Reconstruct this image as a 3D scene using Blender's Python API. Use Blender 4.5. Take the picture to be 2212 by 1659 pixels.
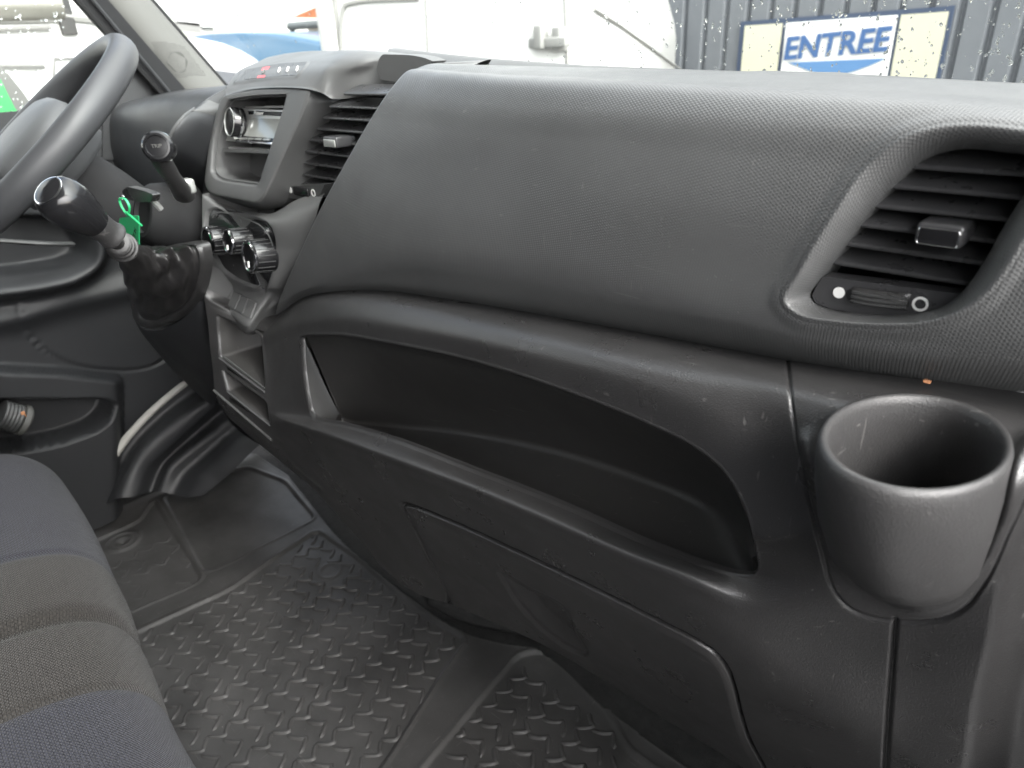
import bpy, bmesh, math, random
import numpy as np
from mathutils import Vector, Matrix
from mathutils.bvhtree import BVHTree
random.seed(7); rng=np.random.default_rng(7)
S=bpy.context.scene
for o in list(bpy.data.objects): bpy.data.objects.remove(o)
# ------------------------------------------------------------------ camera
# x: across the cab (passenger door at 0, driver door at about -1.7), y: towards the windshield, z: up from the cab floor (m)
IW,IH=2212.,1659.; CX,CY=IW/2,IH/2; FL=1500.
PIT,ROLL,YAW=math.radians(26),math.radians(-2.7),math.radians(44.4)
FW=np.array([-math.sin(YAW)*math.cos(PIT),math.cos(YAW)*math.cos(PIT),-math.sin(PIT)])
_r=np.cross(FW,[0,0,1]); _r/=np.linalg.norm(_r); _u=np.cross(_r,FW)
RT=_r*math.cos(ROLL)+_u*math.sin(ROLL); UP=_u*math.cos(ROLL)-_r*math.sin(ROLL)
CAM=np.array([0.,0.,1.0])
cd=bpy.data.cameras.new('camera'); co=bpy.data.objects.new('camera',cd); S.collection.objects.link(co)
co.matrix_world=Matrix([[RT[i],UP[i],-FW[i],CAM[i]] for i in range(3)]+[[0,0,0,1]])
cd.sensor_width=36; cd.lens=36*FL/IW; cd.clip_start=.02; cd.clip_end=500
cd.dof.use_dof=True; cd.dof.focus_distance=.62; cd.dof.aperture_fstop=9.0
S.camera=co
# ------------------------------------------------------------------ light
SUN_EL,SUN_AZ=math.radians(40),math.radians(98)      # azimuth measured clockwise from +y
w=bpy.data.worlds.new('World'); S.world=w; w.use_nodes=True
nt=w.node_tree; nt.nodes.clear()
out=nt.nodes.new('ShaderNodeOutputWorld'); bg=nt.nodes.new('ShaderNodeBackground'); sky=nt.nodes.new('ShaderNodeTexSky')
sky.sky_type='NISHITA'; sky.sun_disc=False; sky.sun_elevation=SUN_EL; sky.sun_rotation=SUN_AZ; sky.air_density=1.0; sky.dust_density=2.0
tc=nt.nodes.new('ShaderNodeTexCoord'); mp=nt.nodes.new('ShaderNodeMapping'); mp.inputs['Scale'].default_value=(1,1,2.5)
nz=nt.nodes.new('ShaderNodeTexNoise'); nz.inputs['Scale'].default_value=2.6; nz.inputs['Detail'].default_value=6; nz.inputs['Roughness'].default_value=.55
cr=nt.nodes.new('ShaderNodeValToRGB'); cr.color_ramp.elements[0].position=.38; cr.color_ramp.elements[1].position=.60
mx=nt.nodes.new('ShaderNodeMix'); mx.data_type='RGBA'; mx.inputs['B'].default_value=(6.4,6.2,5.9,1)
L=nt.links.new
L(tc.outputs['Generated'],mp.inputs['Vector']); L(mp.outputs['Vector'],nz.inputs['Vector']); L(nz.outputs['Fac'],cr.inputs['Fac'])
L(cr.outputs['Color'],mx.inputs['Factor']); L(sky.outputs['Color'],mx.inputs['A']); 
# two bright sky lobes added to light the cab: high ahead, and around the sun
vd=nt.nodes.new('ShaderNodeVectorMath'); vd.operation='DOT_PRODUCT'; vd.inputs[1].default_value=(.28,.42,.86); nrmn=nt.nodes.new('ShaderNodeVectorMath'); nrmn.operation='NORMALIZE'
L(tc.outputs['Generated'],nrmn.inputs[0]); L(nrmn.outputs['Vector'],vd.inputs[0])
m1=nt.nodes.new('ShaderNodeMath'); m1.operation='MAXIMUM'; m1.inputs[1].default_value=0; L(vd.outputs['Value'],m1.inputs[0])
m2=nt.nodes.new('ShaderNodeMath'); m2.operation='POWER'; m2.inputs[1].default_value=3.0; L(m1.outputs[0],m2.inputs[0])
vm0=nt.nodes.new('ShaderNodeVectorMath'); vm0.operation='SCALE'; vm0.inputs[0].default_value=(9.5,9.4,9.3); L(m2.outputs[0],vm0.inputs['Scale'])
vd2=nt.nodes.new('ShaderNodeVectorMath'); vd2.operation='DOT_PRODUCT'; vd2.inputs[1].default_value=(.765,-.12,.63); L(nrmn.outputs['Vector'],vd2.inputs[0])
m3=nt.nodes.new('ShaderNodeMath'); m3.operation='MAXIMUM'; m3.inputs[1].default_value=0; L(vd2.outputs['Value'],m3.inputs[0])
m4=nt.nodes.new('ShaderNodeMath'); m4.operation='POWER'; m4.inputs[1].default_value=4.5; L(m3.outputs[0],m4.inputs[0])
vm1=nt.nodes.new('ShaderNodeVectorMath'); vm1.operation='SCALE'; vm1.inputs[0].default_value=(34,33.6,33.2); L(m4.outputs[0],vm1.inputs['Scale'])
vm=nt.nodes.new('ShaderNodeVectorMath'); vm.operation='ADD'; L(vm0.outputs['Vector'],vm.inputs[0]); L(vm1.outputs['Vector'],vm.inputs[1])
va=nt.nodes.new('ShaderNodeVectorMath'); va.operation='ADD'; L(mx.outputs['Result'],va.inputs[0]); L(vm.outputs['Vector'],va.inputs[1]); L(va.outputs['Vector'],bg.inputs['Color'])
bg.inputs['Strength'].default_value=.12; L(bg.outputs['Background'],out.inputs['Surface'])
sd=bpy.data.lights.new('sun','SUN'); sd.energy=.9; sd.angle=math.radians(16); sd.color=(1,.975,.94)
so=bpy.data.objects.new('sun',sd); S.collection.objects.link(so)
sdir=Vector((math.sin(SUN_AZ)*math.cos(SUN_EL),math.cos(SUN_AZ)*math.cos(SUN_EL),math.sin(SUN_EL)))
so.rotation_euler=sdir.to_track_quat('Z','Y').to_euler()
S.view_settings.view_transform='Standard'; S.view_settings.look='None'; S.view_settings.gamma=1; S.view_settings.use_curve_mapping=False
S.view_settings.exposure=1.88
S.render.engine='CYCLES'
S.cycles.max_bounces=10; S.cycles.transparent_max_bounces=16; S.cycles.diffuse_bounces=6

# ------------------------------------------------------------------ helpers
def ray(u,v):
    d=FW*FL+RT*(u-CX)-UP*(v-CY); return d/np.linalg.norm(d)
def Y(u,v,y): d=ray(u,v); return CAM+d*(y/d[1])
def X(u,v,x): d=ray(u,v); return CAM+d*(x/d[0])
def Z(u,v,z): d=ray(u,v); return CAM+d*((z-1.)/d[2])
def proj(P):
    q=np.asarray(P,float)-CAM; z=q@FW; return np.stack([CX+FL*(q@RT)/z,CY-FL*(q@UP)/z],-1)
def A(*p): return np.array(p,float)
def cub(t,v,q):
    """non-uniform cubic through (t,v); v (n,k)"""
    t=np.asarray(t,float); v=np.asarray(v,float); q=np.clip(q,t[0],t[-1]); n=len(t)
    if n==2:
        f=((q-t[0])/(t[1]-t[0]))[:,None]; return v[0]*(1-f)+v[1]*f
    h=np.diff(t)[:,None]; s=np.diff(v,axis=0)/h
    m=np.empty_like(v); m[0]=s[0]; m[-1]=s[-1]
    m[1:-1]=(s[:-1]*h[1:]+s[1:]*h[:-1])/(h[1:]+h[:-1])
    i=np.clip(np.searchsorted(t,q,side='right')-1,0,n-2); hh=h[i]; x=((q-t[i])[:,None])/hh
    return (2*x**3-3*x**2+1)*v[i]+(x**3-2*x**2+x)*hh*m[i]+(-2*x**3+3*x**2)*v[i+1]+(x**3-x**2)*hh*m[i+1]
def chord(P): return np.r_[0,np.cumsum(np.maximum(1e-9,np.linalg.norm(np.diff(P,axis=0),axis=1)**.75))]
def curve(P,n,closed=False,pieces=None):
    P=np.asarray(P,float)
    if closed:
        k=len(P); Q=np.vstack([P[-3:],P,P[:4]]); t=chord(Q); return cub(t,Q,np.linspace(t[3],t[3+k],n,endpoint=False))
    t=chord(P); return cub(t,P,np.linspace(t[0],t[-1],n))
def resamp(P,n,closed=False):
    P=np.asarray(P,float)
    if closed: P=np.vstack([P,P[:1]])
    s=np.r_[0,np.cumsum(np.linalg.norm(np.diff(P,axis=0),axis=1))]; q=np.linspace(0,s[-1],n,endpoint=not closed)
    return np.stack([np.interp(q,s,P[:,k]) for k in range(P.shape[1])],1)
def roundpoly(P,r,n):
    """closed polygon with rounded corners, resampled to n"""
    P=np.asarray(P,float); out=[]
    r=np.broadcast_to(r,len(P))
    for i in range(len(P)):
        a,b,c=P[i-1],P[i],P[(i+1)%len(P)]
        la,lc=np.linalg.norm(a-b),np.linalg.norm(c-b); ra=min(r[i],la*.48); rc=min(r[i],lc*.48)
        p,q=b+(a-b)/la*ra,b+(c-b)/lc*rc
        for t in np.linspace(0,1,9): out.append((1-t)**2*p+2*t*(1-t)*b+t*t*q)
    return resamp(out,n,True)
def dist(P,L_):
    """distance of points P(n,2) to polyline L_(m,2)"""
    L_=np.asarray(L_,float); d=np.full(len(P),1e9)
    for a,b in zip(L_[:-1],L_[1:]):
        ab=b-a; t=np.clip(((P-a)@ab)/max(1e-12,ab@ab),0,1); d=np.minimum(d,np.linalg.norm(P-(a+t[:,None]*ab),axis=1))
    return d
def inside(P,G):
    G=np.asarray(G,float); r=np.zeros(len(P),bool); j=len(G)-1
    for i in range(len(G)):
        a,b=G[i],G[j]; c=((a[1]>P[:,1])!=(b[1]>P[:,1]))
        with np.errstate(divide='ignore',invalid='ignore'):
            xx=(b[0]-a[0])*(P[:,1]-a[1])/(b[1]-a[1])+a[0]
        r^=c&(P[:,0]<xx); j=i
    return r
def sdist(P,G):
    """signed distance, positive inside (clamped far away)"""
    G=np.asarray(G,float); P=np.asarray(P,float); lo,hi=G.min(0),G.max(0); m=(hi-lo).max()*.12+1e-3
    if len(P)>2000 and m<1e8:
        mg=m if (hi-lo).max()<10 else 100.
        k=((P>lo-mg)&(P<hi+mg)).all(1); out=np.full(len(P),-mg)
        if k.any(): out[k]=_sd(P[k],G)
        return out
    return _sd(P,G)
def _sd(P,G):
    d=dist(P,np.vstack([G,G[:1]])); return np.where(inside(P,G),d,-d)
def sstep(a,b,x): t=np.clip((x-a)/(b-a),0,1); return t*t*(3-2*t)
def offset2(G,d):
    """move closed polygon outward by d"""
    G=np.asarray(G,float); t=np.roll(G,-2,0)-np.roll(G,2,0); n=np.stack([t[:,1],-t[:,0]],1); n/=np.maximum(1e-9,np.linalg.norm(n,axis=1))[:,None]
    area=np.sum(G[:,0]*np.roll(G[:,1],-1)-np.roll(G[:,0],-1)*G[:,1]); 
    return G+n*d*(1 if area>0 else -1)
def mesh(name,V,F,mat,parent=None,smooth=True,uv=None,sharp=None):
    me=bpy.data.meshes.new(name); me.from_pydata([tuple(map(float,v)) for v in V],[],[tuple(map(int,f)) for f in F]); me.validate()
    if smooth: me.polygons.foreach_set('use_smooth',[True]*len(me.polygons))
    if uv is not None:
        l=me.uv_layers.new(name='UV'); idx=np.empty(len(me.loops),int); me.loops.foreach_get('vertex_index',idx)
        l.data.foreach_set('uv',np.asarray(uv,float)[idx].ravel())
    if mat:
        for m in (mat if isinstance(mat,(list,tuple)) else [mat]): me.materials.append(m)
    o=bpy.data.objects.new(name,me); S.collection.objects.link(o)
    if parent: o.parent=parent
    me.update()
    if sharp is not None:
        try: me.set_sharp_from_angle(angle=math.radians(sharp))
        except Exception: pass
    return o
def place_parent(o,parent):
    o.parent=parent; o.matrix_parent_inverse=parent.matrix_world.inverted(); return o
def gridF(nv,nu,cu=False,cv=False,off=0):
    F=[]
    for j in range(nv if cv else nv-1):
        for i in range(nu if cu else nu-1):
            a=j*nu+i; b=j*nu+(i+1)%nu; c=((j+1)%nv)*nu+(i+1)%nu; d=((j+1)%nv)*nu+i
            F.append((a+off,b+off,c+off,d+off))
    return F
def loft(name,rows,mat,parent=None,closed=False,cap0=False,cap1=False,smooth=True,sharp=None,uv=None):
    rows=[np.asarray(r,float) for r in rows]; nu=len(rows[0]); V=np.vstack(rows); F=gridF(len(rows),nu,closed)
    if cap0: F.append(tuple(range(nu))[::-1])
    if cap1: F.append(tuple(range((len(rows)-1)*nu,len(rows)*nu)))
    return mesh(name,V,F,mat,parent,smooth,uv,sharp)
class MB:
    def __init__(s): s.V=[];s.F=[]
    def add(s,V,F):
        o=len(s.V); s.V+= [tuple(v) for v in V]; s.F+=[tuple(i+o for i in f) for f in F]; return s
    def box(s,c,h,R=None,bev=0):
        c=A(*c); h=A(*h); R=np.eye(3) if R is None else R
        if bev<=0:
            V=[c+R@(h*A(i,j,k)) for i in(-1,1) for j in(-1,1) for k in(-1,1)]
            return s.add(V,[(0,1,3,2),(4,6,7,5),(0,4,5,1),(2,3,7,6),(0,2,6,4),(1,5,7,3)])
        bm=bmesh.new(); bmesh.ops.create_cube(bm,size=2)
        for v in bm.verts: v.co=Vector(v.co)*1; v.co.x*=h[0]; v.co.y*=h[1]; v.co.z*=h[2]
        bmesh.ops.bevel(bm,geom=bm.edges[:]+bm.verts[:],offset=bev,segments=3,affect='EDGES',profile=.5)
        bm.verts.index_update(); V=[c+R@A(*v.co) for v in bm.verts]; F=[[v.index for v in f.verts] for f in bm.faces]; bm.free()
        return s.add(V,F)
    def tube(s,P,r,n=10,cap=True,flat=None):
        P=np.asarray(P,float); m=len(P); r=np.broadcast_to(r,m); T=np.gradient(P,axis=0); T/=np.linalg.norm(T,axis=1)[:,None]
        up=A(0,0,1) if abs(T[0][2])<.9 else A(1,0,0); rows=[]
        a=np.cross(T[0],up); a/=np.linalg.norm(a)
        for i in range(m):
            a=a-T[i]*(a@T[i]); a/=np.linalg.norm(a); b=np.cross(T[i],a)
            th=np.linspace(0,2*np.pi,n,endpoint=False); rows.append(P[i]+r[i]*(np.cos(th)[:,None]*a+np.sin(th)[:,None]*b*(flat or 1)))
        F=gridF(m,n,True)
        if cap: F+= [tuple(range(n))[::-1],tuple(range((m-1)*n,m*n))]
        return s.add(np.vstack(rows),F)
    def lathe(s,c,ax,prof,n=32,cap=True,ex=None,sq=1.0):
        """prof list of (r,h) along axis ax"""
        ax=A(*ax); ax/=np.linalg.norm(ax); e=A(0,0,1) if ex is None else A(*ex); e=e-ax*(e@ax); e/=np.linalg.norm(e); g=np.cross(ax,e)
        th=np.linspace(0,2*np.pi,n,endpoint=False); rows=[A(*c)+ax*h+r*(np.cos(th)[:,None]*e+np.sin(th)[:,None]*g*sq) for r,h in prof]
        F=gridF(len(rows),n,True)
        if cap: F+=[tuple(range(n))[::-1],tuple(range((len(rows)-1)*n,len(rows)*n))]
        return s.add(np.vstack(rows),F)
    def prism(s,G,d,inv=False):
        """extrude closed 3D polygon G by vector d"""
        G=np.asarray(G,float); n=len(G); V=np.vstack([G,G+A(*d)]); F=gridF(2,n,True)+[tuple(range(n))[::-1],tuple(range(n,2*n))]
        return s.add(V,F)
    def build(s,name,mat,parent=None,smooth=True,sharp=35):
        o=mesh(name,s.V,s.F,mat,parent,smooth,None,sharp if smooth else None)
        bm=bmesh.new(); bm.from_mesh(o.data); bmesh.ops.recalc_face_normals(bm,faces=bm.faces); bm.to_mesh(o.data); bm.free()
        if smooth:
            try: o.data.set_sharp_from_angle(angle=math.radians(sharp))
            except Exception: pass
        return o
def tag(o,label=None,cat=None,group=None,kind=None):
    if label: o['label']=label
    if cat: o['category']=cat
    if group: o['group']=group
    if kind: o['kind']=kind
    return o
def thing(name,label,cat,loc=(0,0,0),group=None):
    o=bpy.data.objects.new(name,None); o.empty_display_size=.05; S.collection.objects.link(o); return tag(o,label,cat,group)

# ------------------------------------------------------------------ materials
def mat(name,col,rough=.5,metal=0,bump=None,bdist=.001,bscale=800,bstr=.3,spec=.5,var=0,vscale=3,coat=0,scratch=0,dust=0,uvbump=None,emit=None,alpha=None,weave=None):
    m=bpy.data.materials.new(name); m.use_nodes=True; n=m.node_tree; b=n.nodes['Principled BSDF']; lk=n.links.new
    b.inputs['Base Color'].default_value=(*col,1); b.inputs['Roughness'].default_value=rough; b.inputs['Metallic'].default_value=metal
    b.inputs['Specular IOR Level'].default_value=spec; b.inputs['Coat Weight'].default_value=coat
    t=n.nodes.new('ShaderNodeTexCoord'); src=t.outputs['Object']; colout=None
    def noise(scale,detail=2,rough_=.5,vec=None):
        q=n.nodes.new('ShaderNodeTexNoise'); q.inputs['Scale'].default_value=scale; q.inputs['Detail'].default_value=detail; q.inputs['Roughness'].default_value=rough_
        lk(vec or src,q.inputs['Vector']); return q.outputs['Fac']
    def mixc(f,a,bb):
        q=n.nodes.new('ShaderNodeMix'); q.data_type='RGBA'
        lk(f,q.inputs['Factor'])
        for s_,vv in (('A',a),('B',bb)):
            if hasattr(vv,'links'): lk(vv,q.inputs[s_])
            else: q.inputs[s_].default_value=(*vv,1)
        return q.outputs['Result']
    def ramp(f,a,bb):
        q=n.nodes.new('ShaderNodeMapRange'); q.inputs['From Min'].default_value=a; q.inputs['From Max'].default_value=bb; lk(f,q.inputs['Value']); return q.outputs['Result']
    def math_(op,a,bb):
        q=n.nodes.new('ShaderNodeMath'); q.operation=op
        for i,vv in enumerate((a,bb)):
            if vv is None: continue
            if hasattr(vv,'links'): lk(vv,q.inputs[i])
            else: q.inputs[i].default_value=vv
        return q.outputs[0]
    cur=col
    if var:
        f=ramp(noise(vscale,5,.6),.35,.65); cur=mixc(f,tuple(c*(1-var) for c in col),tuple(min(1,c*(1+var)) for c in col)); colout=cur
        rr=n.nodes.new('ShaderNodeMapRange'); lk(noise(vscale*2.3,5,.6),rr.inputs['Value']); rr.inputs['From Min'].default_value=.3; rr.inputs['From Max'].default_value=.7
        rr.inputs['To Min'].default_value=max(0,rough-.06); rr.inputs['To Max'].default_value=min(1,rough+.08); lk(rr.outputs['Result'],b.inputs['Roughness'])
    if scratch:
        tot=None
        for k,(rx,sc) in enumerate(((.5,(3,90,60)),(-.7,(90,4,70)),(1.3,(60,70,4)),(2.2,(5,110,30)))):
            mpn=n.nodes.new('ShaderNodeMapping'); mpn.inputs['Rotation'].default_value=(rx,rx*1.7,rx*.6); mpn.inputs['Scale'].default_value=sc; mpn.inputs['Location'].default_value=(k*3.1,k,k*7)
            lk(src,mpn.inputs['Vector']); f=noise(4.2,2,.5,mpn.outputs['Vector']); g=ramp(f,.705,.73); g2=ramp(noise(7+k*3,3,.6),.46,.58)
            h=math_('MULTIPLY',g,g2); tot=h if tot is None else math_('MAXIMUM',tot,h)
        cur=mixc(math_('MULTIPLY',tot,scratch),cur,(.42,.41,.39)); colout=cur
    if dust:
        v=n.nodes.new('ShaderNodeTexVoronoi'); v.inputs['Scale'].default_value=dust; lk(src,v.inputs['Vector'])
        g=math_('LESS_THAN',v.outputs['Distance'],.03); wn=n.nodes.new('ShaderNodeSeparateColor'); lk(v.outputs['Color'],wn.inputs['Color'])
        g=math_('MULTIPLY',g,math_('GREATER_THAN',wn.outputs['Red'],.80))
        cur=mixc(math_('MULTIPLY',g,.42),cur,(.5,.48,.44)); colout=cur
    if colout: lk(colout,b.inputs['Base Color'])
    hsrc=None
    if bump=='grain':
        hsrc=noise(bscale,2,.6)
    elif bump=='knit':
        uvn=n.nodes.new('ShaderNodeUVMap'); uvn.uv_map='UV'; sp=n.nodes.new('ShaderNodeSeparateXYZ'); lk(uvn.outputs['UV'],sp.inputs[0])
        k=2*math.pi/.0020
        def wv_(cx,cy): return math_('SINE',math_('ADD',math_('MULTIPLY',sp.outputs['X'],k*cx),math_('MULTIPLY',sp.outputs['Y'],k*cy)),None)
        hsrc=math_('ADD',math_('ADD',wv_(1,0.15),wv_(-.63,.79)),wv_(-.37,-.94))
    elif bump=='weave':
        uvn=n.nodes.new('ShaderNodeUVMap'); uvn.uv_map='UV'; sp=n.nodes.new('ShaderNodeSeparateXYZ'); lk(uvn.outputs['UV'],sp.inputs[0])
        a=math_('SINE',math_('MULTIPLY',sp.outputs['X'],2*math.pi/.0042),None); c=math_('SINE',math_('MULTIPLY',sp.outputs['Y'],2*math.pi/.0031),None)
        hsrc=math_('ADD',math_('MULTIPLY',a,c),math_('MULTIPLY',noise(900,3),.9))
    if hsrc:
        bn=n.nodes.new('ShaderNodeBump'); bn.inputs['Strength'].default_value=bstr; bn.inputs['Distance'].default_value=bdist; lk(hsrc,bn.inputs['Height']); lk(bn.outputs['Normal'],b.inputs['Normal'])
    if emit: b.inputs['Emission Color'].default_value=(*emit,1); b.inputs['Emission Strength'].default_value=1
    m['_']=0
    return m
M={}
M['soft']=mat('soft_textured_plastic',(.090,.0915,.092),.41,bump='knit',bstr=.24,bdist=.0004,var=.06,vscale=9,dust=70,scratch=.10)
M['hard']=mat('grained_black_plastic',(.031,.0303,.0305),.31,spec=.75,bump='grain',bscale=950,bstr=.5,bdist=.0007,var=.10,vscale=7,scratch=.14,dust=85)
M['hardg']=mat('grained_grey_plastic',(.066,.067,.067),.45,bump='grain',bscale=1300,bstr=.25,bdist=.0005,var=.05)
M['stack']=mat('grained_grey_plastic_lit',(.092,.093,.093),.48,bump='grain',bscale=1300,bstr=.25,bdist=.0005,var=.05)  # the grey plastic again, lightened to paint in glare over the stack
M['bin']=mat('bin_plastic',(.034,.033,.032),.48,bump='grain',bscale=1200,bstr=.3,bdist=.0005,var=.10,scratch=.12,dust=90)
M['vent']=mat('vent_plastic',(.044,.044,.046),.30,spec=.7,bump='grain',bscale=1500,bstr=.2,bdist=.0004,var=.12,vscale=30,dust=110)
M['cup']=mat('cup_holder_plastic',(.034,.0333,.0335),.42,bump='grain',bscale=950,bstr=.5,bdist=.0007,var=.1,scratch=.15)
M['black']=mat('deep_black_plastic',(.010,.010,.011),.6)
M['gloss']=mat('gloss_black_plastic',(.012,.012,.013),.18)
M['leather']=mat('black_leather',(.024,.023,.023),.36,bump='grain',bscale=500,bstr=.3,bdist=.0006)
M['wheel']=mat('steering_wheel_skin',(.046,.047,.050),.45,bump='grain',bscale=1500,bstr=.15,bdist=.0004,var=.08)
M['chrome']=mat('chrome_trim',(.8,.8,.82),.12,metal=1)
M['silver']=mat('silver_plastic',(.55,.56,.54),.28,metal=.6)
M['dispg']=mat('display_glass',(.35,.36,.34),.12,spec=.8)
M['white']=mat('white_print',(.8,.8,.78),.5)
M['red']=mat('red_button',(.55,.06,.07),.4)
M['blue']=mat('blue_print',(.03,.25,.45),.5)
M['redp']=mat('red_print',(.6,.06,.05),.5)
M['green']=mat('green_tag_plastic',(.035,.55,.20),.4)
M['pillar']=mat('light_grey_trim',(.10,.10,.094),.6,bump='grain',bscale=900,bstr=.15,bdist=.0004,var=.04)
M['col']=mat('column_plastic',(.018,.018,.019),.7,spec=.25,bump='grain',bscale=900,bstr=.3,bdist=.0006,var=.08)
M['door']=mat('door_trim_plastic',(.024,.025,.027),.5,bump='grain',bscale=900,bstr=.3,bdist=.0006,var=.08)
M['carpet']=mat('black_carpet',(.02,.02,.02),.95,bump='grain',bscale=700,bstr=1.0,bdist=.002,var=.3,vscale=60)
M['rubber']=mat('black_rubber',(.044,.043,.0425),.52,bump='grain',bscale=350,bstr=.12,bdist=.0006,var=.28,vscale=9,scratch=.12,dust=38)
M['seal']=mat('painted_sill',(.42,.41,.38),.5)
M['copper']=mat('orange_crumb',(.55,.25,.12),.7)

# ================================================================== surface nets
def rowcurve(pts,nu,ts):
    P=np.array([p if len(p)==3 and not isinstance(p,tuple) else Y(*p) for p in pts])
    return P
def P3(p):
    if isinstance(p,np.ndarray): return p
    if len(p)==4:
        return {'x':X,'y':Y,'z':Z}[p[2]](p[0],p[1],p[3])
    return Y(*p)
class Net:
    def __init__(s,rows,nu,nv,bych=False,warp=False):
        ts=np.linspace(0,1,nu); R=[]
        if bych:
            PP=np.array([[P3(p) for p in r] for r in rows]); tm=np.mean([chord(P)/chord(P)[-1] for P in PP],0)
        for r in rows:
            P=np.array([P3(p) for p in r]); t=(P[:,0]-P[0,0])/(P[-1,0]-P[0,0])
            if bych: t=tm.copy()
            t=np.maximum.accumulate(t+np.arange(len(t))*1e-7)
            if warp and not R:
                fine=np.linspace(0,1,2000); uu=proj(cub(t/t[-1],P,fine))[:,0]; uu=np.maximum.accumulate(uu+np.arange(2000)*1e-6); ts=np.interp(np.linspace(uu[0],uu[-1],nu),uu,fine)
            R.append(cub(t/t[-1],P,ts))
        R=np.array(R)                                   # rows, nu, 3
        c=np.r_[0,np.cumsum(np.sqrt((np.diff(R,axis=0)**2).sum(2)).mean(1))]; q=np.linspace(0,c[-1],nv)
        G=np.empty((nv,nu,3))
        for i in range(nu):
            G[:,i]=cub(c,R[:,i],q)
        s.G=G; s.nu,s.nv=nu,nv; s.rows=R; s.refresh()
    def refresh(s):
        G=s.G; a=np.gradient(G,axis=0); b=np.gradient(G,axis=1); n=np.cross(a,b); n/=np.maximum(1e-12,np.linalg.norm(n,axis=2))[...,None]
        f=np.sign(((CAM-G)*n).sum(2)); s.N=n*np.median(f)
        s.px=proj(G.reshape(-1,3)); s.F=np.array(gridF(s.nv,s.nu))
        s.bvh=BVHTree.FromPolygons([Vector(v) for v in G.reshape(-1,3)],[tuple(f) for f in s.F.tolist()])
        ul=np.cumsum(np.r_[np.zeros((1,s.nu)),np.linalg.norm(np.diff(G,axis=0),axis=2)],0)
        s.uv=np.stack([G[...,0],ul],-1).reshape(-1,2)
    def hit(s,u,v,off=0.):
        h=s.bvh.ray_cast(Vector(CAM),Vector(ray(u,v)))
        if h[0] is None:
            h=s.bvh.find_nearest(Vector(CAM+ray(u,v)*.6)); q=h[0]
            # fall back: ray to depth of nearest point by image distance
            k=np.argmin(((s.px-A(u,v))**2).sum(1)); p=s.G.reshape(-1,3)[k]; return Y(u,v,p[1])+s.N.reshape(-1,3)[k]*off
        n=np.array(h[1]); n=n if n@(CAM-np.array(h[0]))>0 else -n
        return np.array(h[0])+n*off
    def hits(s,L_,off=0.): return np.array([s.hit(u,v,off) for u,v in L_])
    def build(s,name,m,parent,disp=None,cut=None):
        V=s.G.reshape(-1,3).copy()
        if disp is not None: V=V+s.N.reshape(-1,3)*disp[:,None]
        F=s.F
        if cut is not None: F=F[~cut[F].any(1)]
        return mesh(name,V,F.tolist(),m,parent,uv=s.uv)

DASH=thing('dashboard','long black van dashboard with a textured soft panel above and a curved storage shelf below','dashboard')
# ---------------- upper soft panel
U_rows=[
 [(948,150,.60),(1100,152,.60),(1400,158,.60),(1700,168,.60),(2000,181,.60),(2212,192,.60),(2520,208,.60)],
 [(940,137,.53),(1100,142,.53),(1400,150,.53),(1700,160,.53),(2000,172,.53),(2212,183,.53),(2520,200,.53)],
 [(905,147,.500),(1100,160,.478),(1400,170,.472),(1700,184,.468),(2000,199,.462),(2212,214,.458),(2520,233,.458)],
 [(868,166,.474),(1100,186,.444),(1400,198,.434),(1700,216,.428),(2000,237,.422),(2212,256,.418),(2520,279,.416)],
 [(842,198,.463),(1080,226,.436),(1400,240,.424),(1700,260,.418),(2000,284,.412),(2212,304,.408),(2520,330,.406)],
 [(800,262,.456),(1040,290,.432),(1400,322,.417),(1700,350,.411),(2000,378,.406),(2212,400,.402),(2520,430,.401)],
 [(752,345,.449),(980,370,.431),(1380,420,.411),(1700,455,.406),(2000,485,.402),(2212,505,.40),(2520,535,.40)],
 [(700,440,.445),(900,470,.429),(1320,530,.41),(1700,580,.405),(2000,612,.40),(2212,632,.40),(2520,660,.40)],
 [(650,545,.447),(830,555,.432),(1200,600,.415),(1600,680,.408),(2000,735,.405),(2212,758,.403),(2520,780,.403)],
 [(612,630,.452),(740,603,.443),(850,595,.438),(1000,610,.43),(1500,698,.418),(2000,785,.413),(2212,803,.412),(2520,820,.412)],
 [(598,668,.458),(640,638,.455),(740,619,.450),(850,618,.446),(1000,638,.44),(1500,726,.432),(2000,813,.428),(2212,828,.425),(2520,842,.425)],
 [(596,690,.47),(640,652,.468),(740,633,.463),(850,634,.46),(1000,656,.455),(1500,745,.447),(2000,832,.443),(2212,846,.44),(2520,858,.44)]]
UN=Net(U_rows,520,360,warp=True)
c3=lambda x,y:((1900+x/2.962)/1.1573,(300+y/2.962)/1.1573)
vent_in=np.array([c3(*p) for p in [(385,1290),(480,1130),(650,895),(850,640),(1010,470),(1180,320),(1360,240),(1560,215),(1955,270),(2200,330),(2330,420),(2300,560),(2150,760),(1955,990),(1780,1130),(1500,1290),(1330,1385),(1180,1425),(850,1440),(560,1405),(420,1365)]])
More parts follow.
